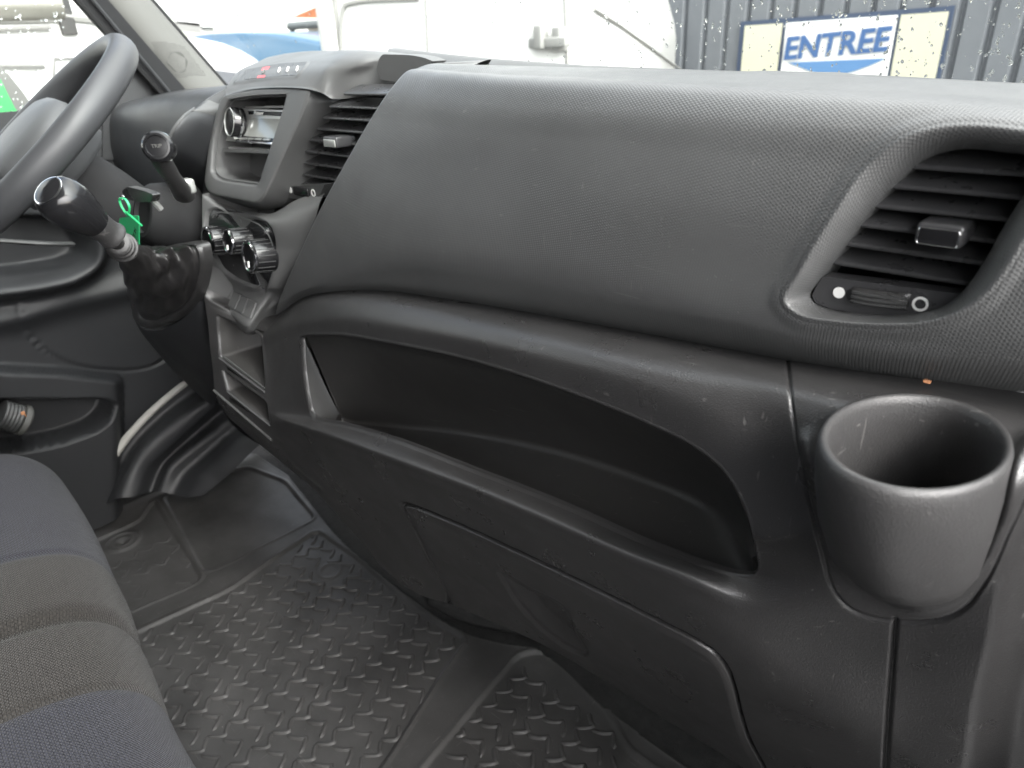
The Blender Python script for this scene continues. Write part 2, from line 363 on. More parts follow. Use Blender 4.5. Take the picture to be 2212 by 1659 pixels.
# the right boundary of the opening (photo: steep right side)
vent_in=np.array([c3(*p) for p in [(372,1300),(430,1205),(560,1020),(850,640),(1010,470),(1180,320),(1360,240),(1560,215),(1800,240),(2060,285),(2130,340),(2080,440),(1955,560),(1800,800),(1640,1080),(1500,1270),(1380,1370),(1200,1425),(980,1445),(740,1430),(520,1400),(410,1355)]])
vent_crest=np.array([c3(*p) for p in [(190,1335),(290,1150),(430,905),(600,640),(740,430),(900,270),(1120,130),(1350,72),(1560,60),(1860,85),(2180,150),(2330,260),(2280,420),(2130,600),(1960,850),(1790,1130),(1620,1320),(1430,1430),(1200,1490),(900,1500),(560,1478),(280,1420)]])
vin=resamp(curve(vent_in,400,True),240,True); vcr=resamp(curve(vent_crest,400,True),240,True)
sd_cr=sdist(UN.px,offset2(vcr,14))
g=UN.px
# raised rolled lip: surface swells towards the crest
disp=.0015*sstep(-30,0,sd_cr)-0.0*g[:,0]
UN.G=(UN.G.reshape(-1,3)+UN.N.reshape(-1,3)*disp[:,None]).reshape(UN.nv,UN.nu,3); UN.refresh()
cut=sdist(UN.px,offset2(vcr,6))>0
UN.build('soft_upper_panel',M['soft'],DASH,cut=cut)
# left return edge of the soft panel
Lc=UN.G[:,0]; tng=np.gradient(Lc,axis=0)
loft('panel_edge',[Lc,Lc+A(-.003,.001,0),Lc+A(-.006,.005,0),Lc+A(-.008,.013,0),Lc+A(-.008,.09,0)],M['soft'],DASH,uv=None)
# ---------------- generic vent
def ring_rows(net,outer,inner,n_mid=6,depth=.03,lift=.0):
    return
v_out=UN.hits(offset2(vcr,12),.0003); v_c=UN.hits(offset2(vcr,4),.0012)
cen=vin.mean(0)
# inner lip lies on a recessed plane
def vplane(L_,y0): return np.array([Y(u,v,y0) for u,v in L_])
def blend(a,b,t): return a*(1-t)+b*t
rows=[v_out,v_c]
vin3=np.array([Y(u,v,UN.hit(*(A(u,v)*.0+A(u,v)))[1]+.022) for u,v in vin])
crest3=UN.hits(vcr,.001)
rows.append(crest3)
for t in (.15,.35,.6,.85): rows.append(blend(crest3,vin3,t)+A(0,-.004*math.sin(math.pi*t),0))
rows.append(vin3)
rows.append(vin3+A(0,.004,0)); rows.append(vin3+A(0,.035,0))
V1=thing('air_vent',None,None); V1.parent=DASH
rr=np.array(rows); ulen=np.cumsum(np.r_[np.zeros((1,rr.shape[1])),np.linalg.norm(np.diff(rr,axis=0),axis=2)],0); pl=np.cumsum(np.r_[0,np.linalg.norm(np.diff(crest3,axis=0),axis=1)])
uvr=np.stack([np.broadcast_to(pl,ulen.shape),ulen],-1).reshape(-1,2)
loft('vent_surround',rows,M['soft'],V1,closed=True,uv=uvr)
# dark back box
vy=vin3[:,1].mean()
loft('duct',[vin3+A(0,.033,0),vin3*.98+A(0,.075,0)+.02*0],M['black'],V1,closed=True,cap1=True)
# slats: blades spanning the opening in x
def clipx(z,y,G3):
    """x range of opening polygon (in x,z) at height z"""
    xs=[]; n=len(G3)
    for i in range(n):
        a,b=G3[i],G3[(i+1)%n]
        if (a[2]-z)*(b[2]-z)<0: t=(z-a[2])/(b[2]-a[2]); xs.append(a[0]+t*(b[0]-a[0]))
    return (min(xs),max(xs)) if len(xs)>1 else None
def blade(x0,x1,y,z,depth=.026,th=.0022,tilt=.25,mat_=None,parent=None,name='slat'):
    # section in (y,z): rounded front nose, tapering back
    sec=[]
    for a in np.linspace(math.pi/2,3*math.pi/2,7): sec.append((math.cos(a)*th*.9,math.sin(a)*th*.75))
    sec+= [(depth,-th*.5),(depth,th*.5)]
    sec=np.array(sec); c,s_=math.cos(tilt),math.sin(tilt)
    rows=[np.array([A(x,y+p*c-q*s_,z+p*s_+q*c) for p,q in sec]) for x in np.linspace(x0,x1,6)]
    return loft(name,rows,mat_ or M['vent'],parent,closed=True,cap0=True,cap1=True,sharp=50)
sl_px=[c3(1180,345),c3(1010,490),c3(880,635),c3(760,775),c3(650,915),c3(545,1050)]
vyy=UN.hit(1900,450)[1]+.028
for u,v in sl_px:
    p=Y(u,v,vyy); r=clipx(p[2],vyy,vin3)
    if r: blade(r[0]-.003,r[1]+.003,vyy,p[2],parent=V1,tilt=.32,depth=.03,th=.0021)
# vertical rear vanes
for k in range(5):
    x=-.150+k*.022
    MB().box((x,vyy+.045,.905),(.0008,.012,.035)).build('vane',M['black'],V1)
# plate with thumbwheel
plate_px=np.array([c3(*p) for p in [(385,1300),(425,1215),(465,1158),(1485,1290),(1380,1375),(1200,1428),(980,1445),(740,1432),(520,1400),(410,1355)]])
pp=np.array([Y(u,v,vyy-.007+0.0) for u,v in resamp(plate_px,80,True)])
MB().prism(pp,(0,.012,0)).build('vent_plate',M['vent'],V1,smooth=False)
yp=vyy-.0075
def disc(name,u,v,rx,y,mat_,parent,ring=None,sq=1):
    c=Y(u,v,y); m=MB()
    if ring: m.lathe(c,(0,-1,0),[(rx*ring,0),(rx*ring,.0004),(rx,.0004),(rx,0)],28,cap=False,sq=sq)
    else: m.lathe(c,(0,-1,0),[(rx,0),(rx,.0004)],28,sq=sq)
    return m.build(name,mat_,parent)
disc('open_mark',*c3(585,1278),.0034,yp,M['white'],V1)
disc('closed_mark',*c3(1187,1363),.0042,yp,M['white'],V1,ring=.68)
# thumb wheel slot + wheel
slot=roundpoly([c3(635,1245),c3(1105,1310),c3(1110,1400),c3(640,1335)],[16,16,16,16],60)
MB().prism([Y(u,v,yp+.0001) for u,v in slot],(0,-.0006,0)).build('wheel_slot',M['black'],V1,smooth=False)
wl,wr=Y(*c3(672,1296),yp-.001),Y(*c3(1100,1352),yp-.001)
m=MB(); ln=np.linalg.norm(wr-wl); ax=(wr-wl)/ln
rows=[]
for t in np.linspace(0,1,25):
    b=math.sin(math.pi*t)**.5*.0045; c=wl+(wr-wl)*t
    rows.append(np.array([c+A(0,-b*math.cos(a)+.001,0)+A(0,0,1)*math.sin(a)*.0050 for a in np.linspace(-1.45,1.45,9)]))
loft('thumb_wheel',rows,M['hard'],V1)
m=MB()
for i in range(3):
    for k,t in enumerate(np.linspace(.04,.96,24)):
        b=math.sin(math.pi*t)**.5*.0045; a=(-.55,0,.55)[i]; c=wl+(wr-wl)*t+A(0,-b*math.cos(a)+.0006,math.sin(a)*.0050)
        m.box(c,(.00055,.0009,.00075))
m.build('wheel_ribs',M['hardg'],V1)
# sliding tab
tb=Y(*c3(1330,870),vyy-.016)
t0=Y(*c3(1140,870),vyy-.016); t1=Y(*c3(1510,890),vyy-.016); hw=(t1[0]-t0[0])/2
MB().box(((t0[0]+t1[0])/2,vyy-.004,tb[2]+.001),(hw,.013,.0062),bev=.0028).build('vent_tab',M['vent'],V1)
MB().box(((t0[0]+t1[0])/2-.0003,vyy-.0172,tb[2]+.0002),(hw-.0022,.0007,.0040),bev=.0006).build('tab_trim',M['gloss'],V1)
m=MB(); q=roundpoly([(-hw+.002,-.0042),(hw-.002,-.0042),(hw-.002,.0044),(-hw+.002,.0044)],.0012,40)
q3=np.array([A((t0[0]+t1[0])/2+a,vyy-.0178,tb[2]+.0002+b) for a,b in q]); m.tube(np.vstack([q3,q3[:1]]),.00028,6,cap=False); m.build('tab_rim',M['chrome'],V1)

# ---------------- lower panel
xL=-1.04
L_rows=[
 [(440,620,'x',xL),(560,676,.475),(600,672,.475),(650,640,.475),(740,624,.47),(830,626,.465),(1000,648,.46),(1500,738,.45),(1700,773,.45),(1950,815,'z',.8115),(2212,838,'z',.814),(2520,856,'z',.816)],
 [(441,640,'x',xL),(560,690,.455),(600,688,.455),(650,652,.452),(740,634,.446),(830,636,.44),(1000,660,.432),(1500,752,.418),(1700,795,.41),(1950,838,'z',.813),(2212,862,'z',.815),(2520,880,'z',.817)],
 [(443,655,'x',xL),(560,705,.44),(600,700,.44),(650,668,.435),(740,650,.425),(830,655,.415),(1000,685,.402),(1200,728,.392),(1400,775,.386),(1560,815,.383),(1700,855,.378),(1950,900,'z',.813),(2212,925,'z',.814),(2520,945,'z',.815)],
 [(446,675,'x',xL),(560,722,.432),(600,715,.432),(650,693,.424),(740,680,.41),(830,690,.398),(1000,722,.386),(1200,768,.378),(1400,824,.372),(1560,885,.370),(1680,950,.370),(1760,965,.366),(1950,1000,.363),(2212,1020,.36),(2520,1040,.36)],
 [(450,705,'x',xL),(560,745,.428),(610,740,.426),(650,722,.42),(740,722,.406),(830,735,.394),(1000,770,.384),(1200,832,.376),(1400,910,.370),(1560,1000,.366),(1640,1100,.366),(1760,1090,.366),(1950,1110,.366),(2212,1130,.362),(2520,1140,.36)],
 [(455,760,'x',xL),(585,830,.412),(650,850,.405),(720,872,.40),(860,920,.392),(1020,975,.386),(1210,1045,.380),(1439,1140,.374),(1630,1190,.372),(1760,1180,.368),(1950,1200,.370),(2212,1210,.366),(2520,1215,.364)],
 [(460,800,'x',xL),(587,880,.402),(635,895,.400),(680,902,.400),(852,947,.394),(1018,1010,.390),(1210,1085,.387),(1439,1186,.385),(1630,1240,.379),(1760,1245,.374),(1950,1265,.376),(2212,1270,.370),(2520,1270,.366)],
 [(463,842,'x',xL),(588,905,.398),(622,913,.388),(700,936,.379),(852,991,.371),(1018,1051,.365),(1210,1131,.360),(1336,1187,.358),(1508,1255,.360),(1625,1305,.371),(1760,1310,.377),(1950,1340,.382),(2212,1340,.376),(2520,1330,.37)],
 [(467,858,'x',xL),(592,935,.400),(628,938,.396),(700,962,.386),(852,1018,.377),(1018,1080,.369),(1210,1163,.363),(1336,1220,.361),(1508,1295,.363),(1625,1350,.373),(1760,1365,.382),(1950,1400,.388),(2212,1400,.380),(2520,1385,.374)],
 [(490,895,'x',xL),(640,1000,.412),(740,1040,.403),(864,1084,.396),(1018,1140,.388),(1210,1232,.380),(1338,1295,.377),(1508,1381,.378),(1660,1450,.385),(1800,1490,.395),(1950,1510,.402),(2212,1520,.395),(2520,1500,.385)],
 [(515,920,'x',xL),(680,1050,.432),(790,1110,.430),(890,1165,.425),(1040,1240,.420),(1230,1340,.416),(1400,1430,.414),(1560,1520,.418),(1740,1600,.425),(1900,1650,.43),(2212,1680,.42),(2520,1660,.41)],
 [(538,941,'x',xL),(707,1087,.455),(758,1145,.462),(842,1240,.462),(906,1284,.464),(966,1303,.466),(1164,1385,.470),(1250,1432,.474),(1430,1545,.480),(1620,1665,.485),(1800,1770,.49),(2000,1830,.49),(2212,1850,.48),(2520,1840,.47)]]
LN=Net(L_rows,760,440,warp=True)
px=LN.px
# bin opening outline
bin_top=curve([(652,728),(662,727),(700,726),(740,727),(780,733),(900,755),(1000,777),(1200,839),(1400,918),(1500,968),(1560,1018),(1600,1082),(1625,1160),(1636,1215)],120)
bin_bot=curve([(656,800),(666,865),(676,897),(690,905),(732,913),(852,947),(1018,1010.6),(1210,1086),(1439,1187),(1600,1239),(1626,1240),(1636,1228)],120)
bin_poly=np.vstack([bin_top,bin_bot[::-1]])
binG=resamp(bin_poly,360,True)
# pockets
pk1=roundpoly([(468,680),(560,722),(566,752),(573,847),(475,773)],[3,12,10,5,5],120)
pk2=roundpoly([(478,797),(575,868),(583,917),(491,845)],[4,6,5,5],120)
# grooves
def groove(d,w,depth): return -depth*np.exp(-(d/w)**2)
seamL=curve([(1700,765),(1706,830),(1714,909),(1730,1000),(1752,1102),(1775,1190),(1799,1273),(1823,1306),(1850,1324),(1879,1334),(1934,1342),(1985,1343),(2028,1339),(2062,1328),(2094,1306),(2120,1270),(2139,1240),(2180,1150),(2212,1080),(2250,980)],150)
seamV=curve([(1934,1342),(1924,1480),(1912,1659),(1905,1800)],30)
def band(lo,hi,x): return sstep(lo,hi,x)
d1=dist(px,seamL); d2=dist(px,seamV)
disp=groove(d1,3.2,.0022)+groove(d2,5.0,.0045)
disp+= .0010*np.exp(-((d1-9)/7)**2)*0
# door region: sunk below the door, with a groove all round
door_top=curve([(966,1283),(915,1190),(882,1120),(864,1092),(866,1084),(880,1086),(950,1112),(1143,1199),(1338,1294),(1450,1350),(1508,1380),(1545,1405),(1572,1437),(1592,1490),(1604,1540),(1620,1590),(1658,1665),(1700,1760)],220)
door_poly=np.vstack([door_top,[(1720,1900),(1400,1900),(1100,1420),(966,1310)]])
sdd=sdist(px,door_poly)
disp-= .010*sstep(-1,5,sdd)
# step slots on the left base
disp+= groove(dist(px,[(625,1004),(655,1030),(689,1058)]),5,.003)
disp+= groove(dist(px,[(640,1000),(700,1052)]),3,.0)
# soft ridge on the far right
rg=dist(px,curve([(2225,930),(2190,1060),(2150,1240),(2122,1390),(2090,1530),(2067,1700)],40)); side=np.interp(px[:,1],[930,1060,1240,1390,1530,1700],[2225,2190,2150,2122,2090,2067])
disp+= -.016*sstep(0,120,px[:,0]-side)*(px[:,1]>860)*sstep(860,1000,px[:,1])
_bo=curve([(1752,950),(1775,1030),(1812,1130),(1868,1222),(1984,1288),(2090,1250),(2150,1170),(2195,1050),(2225,960)],80)
disp+= .006*np.exp(-(dist(px,_bo)/26)**2)*sstep(880,1000,px[:,1])
cutb=sdist(px,offset2(binG,3))>0
cutp=(sdist(px,offset2(pk1,2))>0)|(sdist(px,offset2(pk2,2))>0)
cup_c=A(-.0635,.3455,.817); 
thc=np.linspace(0,2*np.pi,96,endpoint=False); cupo=proj(np.stack([cup_c[0]+.0485*np.cos(thc),cup_c[1]+.0485*np.sin(thc),cup_c[2]+0*thc],1))
_z=LN.G[...,2].ravel(); _cy=np.interp(_z,[.702,.709,.722,.742,.772,.80],[.058,.048,.036,.022,.008,0.])+cup_c[1]
CUPM=np.array([[.0321,-.0143],[.0231,.0429]])/.0424      # the mouth is slightly oval
_q=np.linalg.inv(CUPM)@np.stack([LN.G[...,0].ravel()-cup_c[0],LN.G[...,1].ravel()-_cy]); _r=np.hypot(_q[0],_q[1])
cutc=(_r<np.interp(_z,[.709,.722,.742,.772,.797,.83],[.020,.029,.037,.042,.0440,.0435]))&(_z>.709)
k_=np.argmin(abs(LN.G[0,:,0]+.067)); print('SHELF2',[(round(float(a[1]),3),round(float(a[2]),3)) for a in LN.G[::12,np.argmin(abs(LN.G[0,:,0]+.025))]][:10]); print('SHELF',[(round(float(a[1]),3),round(float(a[2]),3)) for a in LN.G[::12,k_]][:14])
LN.build('lower_panel',M['hard'],DASH,disp=disp,cut=cutb|cutp|cutc)
# outer tuck at the bottom
Bt=LN.G[-1]; loft('bottom_lip',[Bt,Bt+A(0,.004,-.003),Bt+A(0,.012,-.003),Bt+A(0,.05,.01),Bt+A(0,.16,.05)],M['hard'],DASH)
Ls=LN.G[:,0]; loft('side_return',[Ls,Ls+A(-.003,.003,0),Ls+A(-.004,.01,0),Ls+A(-.004,.12,0)],M['hard'],DASH)
# bin: rim ring + cavity
def rim(net,G,depths,outs,parent,name,mat_,lift=.0004):
    rows=[net.hits(offset2(G,outs[0]),lift),net.hits(offset2(G,outs[0]*.5),lift)]
    base=net.hits(G,0.)
    for o_,dd in zip(outs[1:],depths): rows.append(net.hits(offset2(G,o_),0.)+A(0,dd,0))
    return rows,base
T0=LN.hits(bin_top,0.); B0=LN.hits(curve([(679,901),(690,905),(732,913),(852,947),(1018,1010.6),(1210,1086),(1439,1187),(1600,1239),(1626,1240),(1636,1228)],120),0.)
cre_px=curve([(733,893),(739,908),(760,914),(835,921),(985,933),(1210,976),(1379,1030),(1500,1078),(1585,1140),(1625,1205)],120)
cre=np.array([Y(u,v,yy) for (u,v),yy in zip(cre_px,cub(np.array([0,.08,.5,.85,1.]),np.array([[.455],[.47],[.478],[.455],[.392]]),np.linspace(0,1,120))[:,0])])
# back-bottom curve hidden behind the lip
bb=np.array([B+A(0,.028,-.022) for B in B0]); 
rowsB=[]
T1=T0+A(0,.003,-.0005); 
rowsB+=[LN.hits(offset2(binG,9)[:0]) ] if False else []
seq=[T0+A(0,-.0004,0.0004),T0+A(0,.002,-.0006),T0+A(0,.007,-.001)]
topin=T0+A(0,.007,-.001)
_w=np.clip(np.linspace(0,8,120),0,1)[:,None]
for t in (.12,.3,.55,.8,.93,1.0): seq.append(blend(topin,cre,t)+A(0,.008*math.sin(math.pi*min(1,t)),0)*_w)
flr=B0+A(0,.012,-.016)
for t in (.1,.3,.6,.85,1.): seq.append(blend(cre,flr,t)+A(0,0,-.006*math.sin(math.pi*t)))
seq+= [B0+A(0,.004,-.003),B0+A(0,.001,-.0004),B0+A(0,-.0002,.0003)]
cav=np.array(seq)
loft('storage_shelf',list(cav),M['bin'],DASH)
# left end wall of the shelf (fan between opening edge and the crease start)
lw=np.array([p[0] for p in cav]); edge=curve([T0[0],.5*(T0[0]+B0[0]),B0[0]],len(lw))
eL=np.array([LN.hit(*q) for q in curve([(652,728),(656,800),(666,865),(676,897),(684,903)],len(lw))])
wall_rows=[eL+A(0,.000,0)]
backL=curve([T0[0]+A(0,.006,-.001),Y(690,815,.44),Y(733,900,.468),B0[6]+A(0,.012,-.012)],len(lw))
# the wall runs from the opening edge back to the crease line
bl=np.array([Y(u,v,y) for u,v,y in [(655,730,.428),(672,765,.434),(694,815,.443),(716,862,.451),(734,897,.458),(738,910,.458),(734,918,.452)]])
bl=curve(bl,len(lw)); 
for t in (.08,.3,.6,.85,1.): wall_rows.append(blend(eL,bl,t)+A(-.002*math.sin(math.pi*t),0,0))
MB().prism([Y(u,v,.505) for u,v in [(640,715),(790,790),(800,930),(735,935),(668,915)]],(0,.012,0)).build('shelf_end_backing',M['bin'],DASH,smooth=False)
loft('shelf_end',wall_rows,M['stack'],DASH)  # lighter plastic than the shelf, painting in the light on this wall
# cover ring hiding the stepped cut of the opening
def ring(net,G,o,i,dy,name,mat_,parent,lift=.00035,extra=None):
    R=[net.hits(offset2(G,o),-.0002),net.hits(offset2(G,o*.6),lift),net.hits(offset2(G,i),lift)]
    R.append(net.hits(G,0.)+A(0,dy*.25,0)); R.append(net.hits(offset2(G,-.8),0.)+A(0,dy,0))
    if extra: R+=extra(R[-1])
    return loft(name,R,mat_,parent,closed=True)
ring(LN,binG,10,2,.004,'shelf_rim',M['hard'],DASH)
for nm,G in (('small_pocket',pk1),('small_pocket',pk2)):
    c=LN.hits(G,0.).mean(0)
    ring(LN,G,6,1.5,.004,nm+'_rim',M['hard'],DASH)
    r0=LN.hits(offset2(G,-.8),0.)+A(0,.003,0)
    o=loft(nm,[r0,r0+A(0,.02,-.001),r0+A(0,.09,-.004)],M['bin'],DASH,closed=True,cap1=True)
# lighter grey edge beads below each pocket; the outer highlight is painted in
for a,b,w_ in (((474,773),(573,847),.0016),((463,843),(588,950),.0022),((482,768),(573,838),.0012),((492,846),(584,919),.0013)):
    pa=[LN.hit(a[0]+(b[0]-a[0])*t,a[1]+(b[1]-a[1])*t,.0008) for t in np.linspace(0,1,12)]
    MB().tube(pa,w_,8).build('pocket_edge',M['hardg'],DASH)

# glovebox door
door_bot=curve([(966,1296),(1000,1312),(1164,1384),(1250,1431),(1430,1544),(1620,1664),(1660,1700),(1700,1765)],220)
dt=resamp(np.vstack([curve([(864,1092),(866,1084),(880,1086),(950,1112),(1143,1199),(1338,1294),(1450,1350),(1508,1380),(1545,1405),(1572,1437),(1592,1490),(1604,1540),(1620,1590),(1658,1665),(1700,1760)],200)]),260)
db=resamp(door_bot,260)
nj=130; D=[]; 
for j in range(nj):
    t=(j/(nj-1)); D.append(dt*(1-t)+db*t)
D=np.array(D).reshape(-1,2)
door_outline=np.vstack([dt,db[::-1]])
sd_=sdist(D,door_outline); 
edge_top=np.minimum(dist(D,dt),dist(D,np.array([dt[0],db[0]])))
handle=curve([c for c in [((900+x/2.011)/1.1573,(1180+y/2.011)/1.1573) for x,y in [(712,500),(760,520),(870,585),(985,640),(1030,672),(1062,725),(1105,815),(1148,900),(1140,912),(1090,900),(1000,850),(900,770),(800,655),(740,560)]]],90,True)
hs=sdist(D,handle)
base3=LN.hits(D,0.); 
nrm=A(.0,-1,.12); nrm/=np.linalg.norm(nrm)
# door roll at the border, pull recess
prof=.0030*sstep(6,21,edge_top)**.6-.016*(1-sstep(4,8,edge_top))
# recess: shallow at the top right, deep along the lower left scoop
xa=((D[:,0]-1090)*.77+(D[:,1]-1240)*.64)
rec=-.003*np.exp(-(hs/2.2)**2)-.0035*sstep(0,3,hs)-.016*sstep(3,34,hs)
V=base3+nrm*(prof+rec)[:,None]
dg=mesh('glovebox_door',V,gridF(nj,260),M['hard'],DASH)
# ---------------- cup holder body (part of the dashboard)
CH=thing('cup_holder',None,None); CH.parent=DASH
th=np.linspace(0,2*np.pi,96,endpoint=False)
def circ(c,rx,ry=None,tilt=0.):
    q=CUPM@np.stack([rx*np.cos(th),(ry or rx)*np.sin(th)]); return np.stack([c[0]+q[0],c[1]+q[1],c[2]+tilt*np.sin(th)],1)
cx_,cy_,cz_=cup_c
rows=[circ((cx_,cy_,cz_+.0018),.0472),circ((cx_,cy_,cz_+.0024),.0452),circ((cx_,cy_,cz_+.0012),.0434),circ((cx_,cy_,cz_-.003),.0424),circ((cx_,cy_+.001,cz_-.012),.0416),
 circ((cx_,cy_+.004,cz_-.035),.040),circ((cx_,cy_+.012,cz_-.06),.037),circ((cx_,cy_+.024,cz_-.085),.030),circ((cx_,cy_+.026,cz_-.087),.015)]
outer=[circ((cx_+.006,cy_+.064,cz_-.118),.007,.011),circ((cx_+.006,cy_+.058,cz_-.115),.021,.022),circ((cx_+.0055,cy_+.049,cz_-.107),.032,.033),circ((cx_+.005,cy_+.038,cz_-.095),.0400,.0400),circ((cx_+.004,cy_+.025,cz_-.076),.0455,.0440),circ((cx_+.002,cy_+.012,cz_-.048),.0480,.0470),circ((cx_+.001,cy_+.003,cz_-.022),.0490,.0484),circ((cx_,cy_,cz_-.007),.0486),circ((cx_,cy_,cz_-.001),.0483)]
loft('cup_wall',outer+rows,M['cup'],CH,closed=True,cap0=True,cap1=True)
MB().box((Y(2003,824,.418)),(.0018,.001,.0007)).build('x',M['copper'],DASH).name='crumb'
# ================================================================== centre stack
def plane3(a,b,c):
    a,b,c=P3(a),P3(b),P3(c); n=np.cross(b-a,c-a); n/=np.linalg.norm(n)
    if n@(CAM-a)<0: n=-n
    return a,n
def onpl(pl,u,v,off=0.):
    a,n=pl; d=ray(u,v); t=((a+n*off-CAM)@n)/(d@n); return CAM+d*t
c3b=lambda x,y:(414.8+x/4.129,69.1+y/4.129)
c4=lambda x,y:(397.5+x/6.4,432+y/6.4)
bz=plane3((483,205,.49),(441,396,.45),(572,423,.45))
bo=roundpoly([c3b(262,575),c3b(560,512),c3b(820,500),c3b(1062,515),c3b(1000,700),c3b(830,1080),c3b(655,1450),c3b(585,1530),c3b(150,1440),c3b(112,1350),c3b(140,1080),c3b(200,800)],[14,20,20,8,30,30,14,10,14,10,30,30],200)
bi=roundpoly([c3b(330,600),c3b(560,565),c3b(848,555),c3b(825,650),c3b(600,1340),c3b(575,1378),c3b(230,1325),c3b(165,1260),c3b(185,1000),c3b(240,780)],[7,20,4,20,8,6,12,10,30,30],200)
k0=np.argmin(((bi-bo[0])**2).sum(1)); bi=np.roll(bi,-k0,0)
O3=np.array([onpl(bz,*p) for p in bo]); I3=np.array([onpl(bz,*p) for p in bi])
outl=np.array([c3b(x,y) for x,y in [(285,560),(560,500),(820,488),(1075,510),(1250,600),(1170,760),(1010,1060),(872,1410),(790,1540),(690,1590),(560,1580),(330,1510),(150,1450),(118,1330),(140,1080),(200,800)]]) 
ol=roundpoly(outl,10,200); k0=np.argmin(((ol-bo[0])**2).sum(1)); ol=np.roll(ol,-k0,0)
OL=np.array([onpl(bz,*p,-.034) for p in ol])
BZ=thing('radio_bezel',None,None); BZ.parent=DASH
side=[blend(O3,OL,t)+A(0,.0,0) for t in (0,.15,.5,1)]
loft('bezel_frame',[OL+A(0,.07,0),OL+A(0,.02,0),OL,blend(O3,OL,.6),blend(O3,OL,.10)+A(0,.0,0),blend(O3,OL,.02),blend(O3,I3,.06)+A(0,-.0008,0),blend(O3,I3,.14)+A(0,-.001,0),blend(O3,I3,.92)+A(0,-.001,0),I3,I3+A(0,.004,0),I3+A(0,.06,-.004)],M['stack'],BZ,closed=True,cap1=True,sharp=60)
# thin liner inside the opening
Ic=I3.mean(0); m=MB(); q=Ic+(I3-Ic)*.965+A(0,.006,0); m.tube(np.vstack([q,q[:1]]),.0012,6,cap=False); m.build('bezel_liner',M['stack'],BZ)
MB().prism([Y(u,v,.575) for u,v in [(452,215),(720,205),(770,230),(700,470),(445,470)]],(0,.02,0)).build('stack_core',M['black'],DASH,smooth=False)
# ---------------- radio
RD=thing('radio',None,None); RD.parent=DASH
c5=lambda x,y:((540+x/11.06)/1.1573,(230+y/11.06)/1.1573)
rp=plane3((*c5(600,500),.505),(*c5(250,1330),.488),(*c5(1500,1430),.488))
rd=roundpoly([c5(470,455),c5(700,450),c5(2300,530),c5(2000,1500),c5(1500,1465),c5(205,1340),c5(180,1130),c5(250,850)],[5,4,1,1,1,3,3,8],80)
MB().prism([onpl(rp,*p) for p in rd],(0,.03,0)).build('radio_face',M['silver'],RD,smooth=False)
ds=roundpoly([c5(940,740),c5(1350,735),c5(2250,770),c5(2000,1290),c5(1500,1275),c5(760,1215),c5(880,1000)],[6,2,1,1,1,5,5],60)
MB().prism([onpl(rp,*p,.0012) for p in ds],(0,.001,0)).build('display',M['dispg'],RD,smooth=False)
tp=[onpl(rp,*c5(*p),.001) for p in [(880,525),(2280,560),(2240,690),(1400,640),(900,620)]]
MB().prism(tp,(0,.001,0)).build('top_band',M['gloss'],RD,smooth=False)
# slots above and below (mounting cage)
for a,b,c_,d_ in (((800,400),(1880,375),(1850,435),(830,455)),((340,1520),(1500,1580),(1490,1625),(360,1570))):
    MB().prism([onpl(rp,*c5(*p),-.004) for p in (a,b,c_,d_)],(0,.01,0)).build('cage_edge',M['silver'],RD,smooth=False)
MB().prism([onpl(rp,*c5(*p),.006) for p in ((180,1590),(1500,1640),(1490,1700),(190,1660))],(0,.02,0)).build('cage_edge',M['hardg'],RD,smooth=False)
# preset keys
for x0,x1 in ((640,840),(880,1045),(1085,1255),(1300,1490)):
    MB().prism([onpl(rp,*c5(*p),.0022) for p in [(x0,1250+.045*(x0-600)),(x1,1250+.045*(x1-600)),(x1-25,1300+.045*(x1-600)),(x0-25,1300+.045*(x0-600))]],(0,.002,0)).build('preset_key',M['silver'],RD,smooth=False)
MB().prism([onpl(rp,*c5(*p),.001) for p in ((600,1210),(1590,1290),(1540,1385),(560,1320))],(0,.001,0)).build('key_strip',M['gloss'],RD,smooth=False)
for x0,x1 in ((545,870),(895,1510)):
    MB().prism([onpl(rp,*c5(*p),.003) for p in [(x0,1330+.07*(x0-545)),(x1,1330+.07*(x1-545)),(x1-8,1375+.07*(x1-545)),(x0-8,1372+.07*(x0-545))]],(0,.003,0)).build('preset_key',M['chrome'],RD,smooth=False)
rn=rp[1]
kc=onpl(rp,*c5(700,870),.0); kf=onpl(rp,*c5(395,815),0); axk=-ray(0,0)*0+A(-.12,-1,.22); axk/=np.linalg.norm(axk)
R0=.0205
MB().lathe(kc,axk,[(R0,0),(R0,.006),(R0*.97,.007),(R0*.97,.014),(R0*.9,.017),(R0*.86,.016)],40).build('volume_knob',M['gloss'],RD)
MB().lathe(kc,axk,[(R0*1.04,.0045),(R0*1.06,.006),(R0*1.0,.0075)],40,cap=False).build('knob_ring',M['chrome'],RD)
MB().lathe(kc,axk,[(R0*.86,.0162),(R0*.90,.0176),(R0*.93,.0168)],40,cap=False).build('knob_ring',M['silver'],RD)
MB().box(onpl(rp,*c5(520,1210),.006),(.0035,.004,.0045),bev=.001).build('release_button',M['silver'],RD)
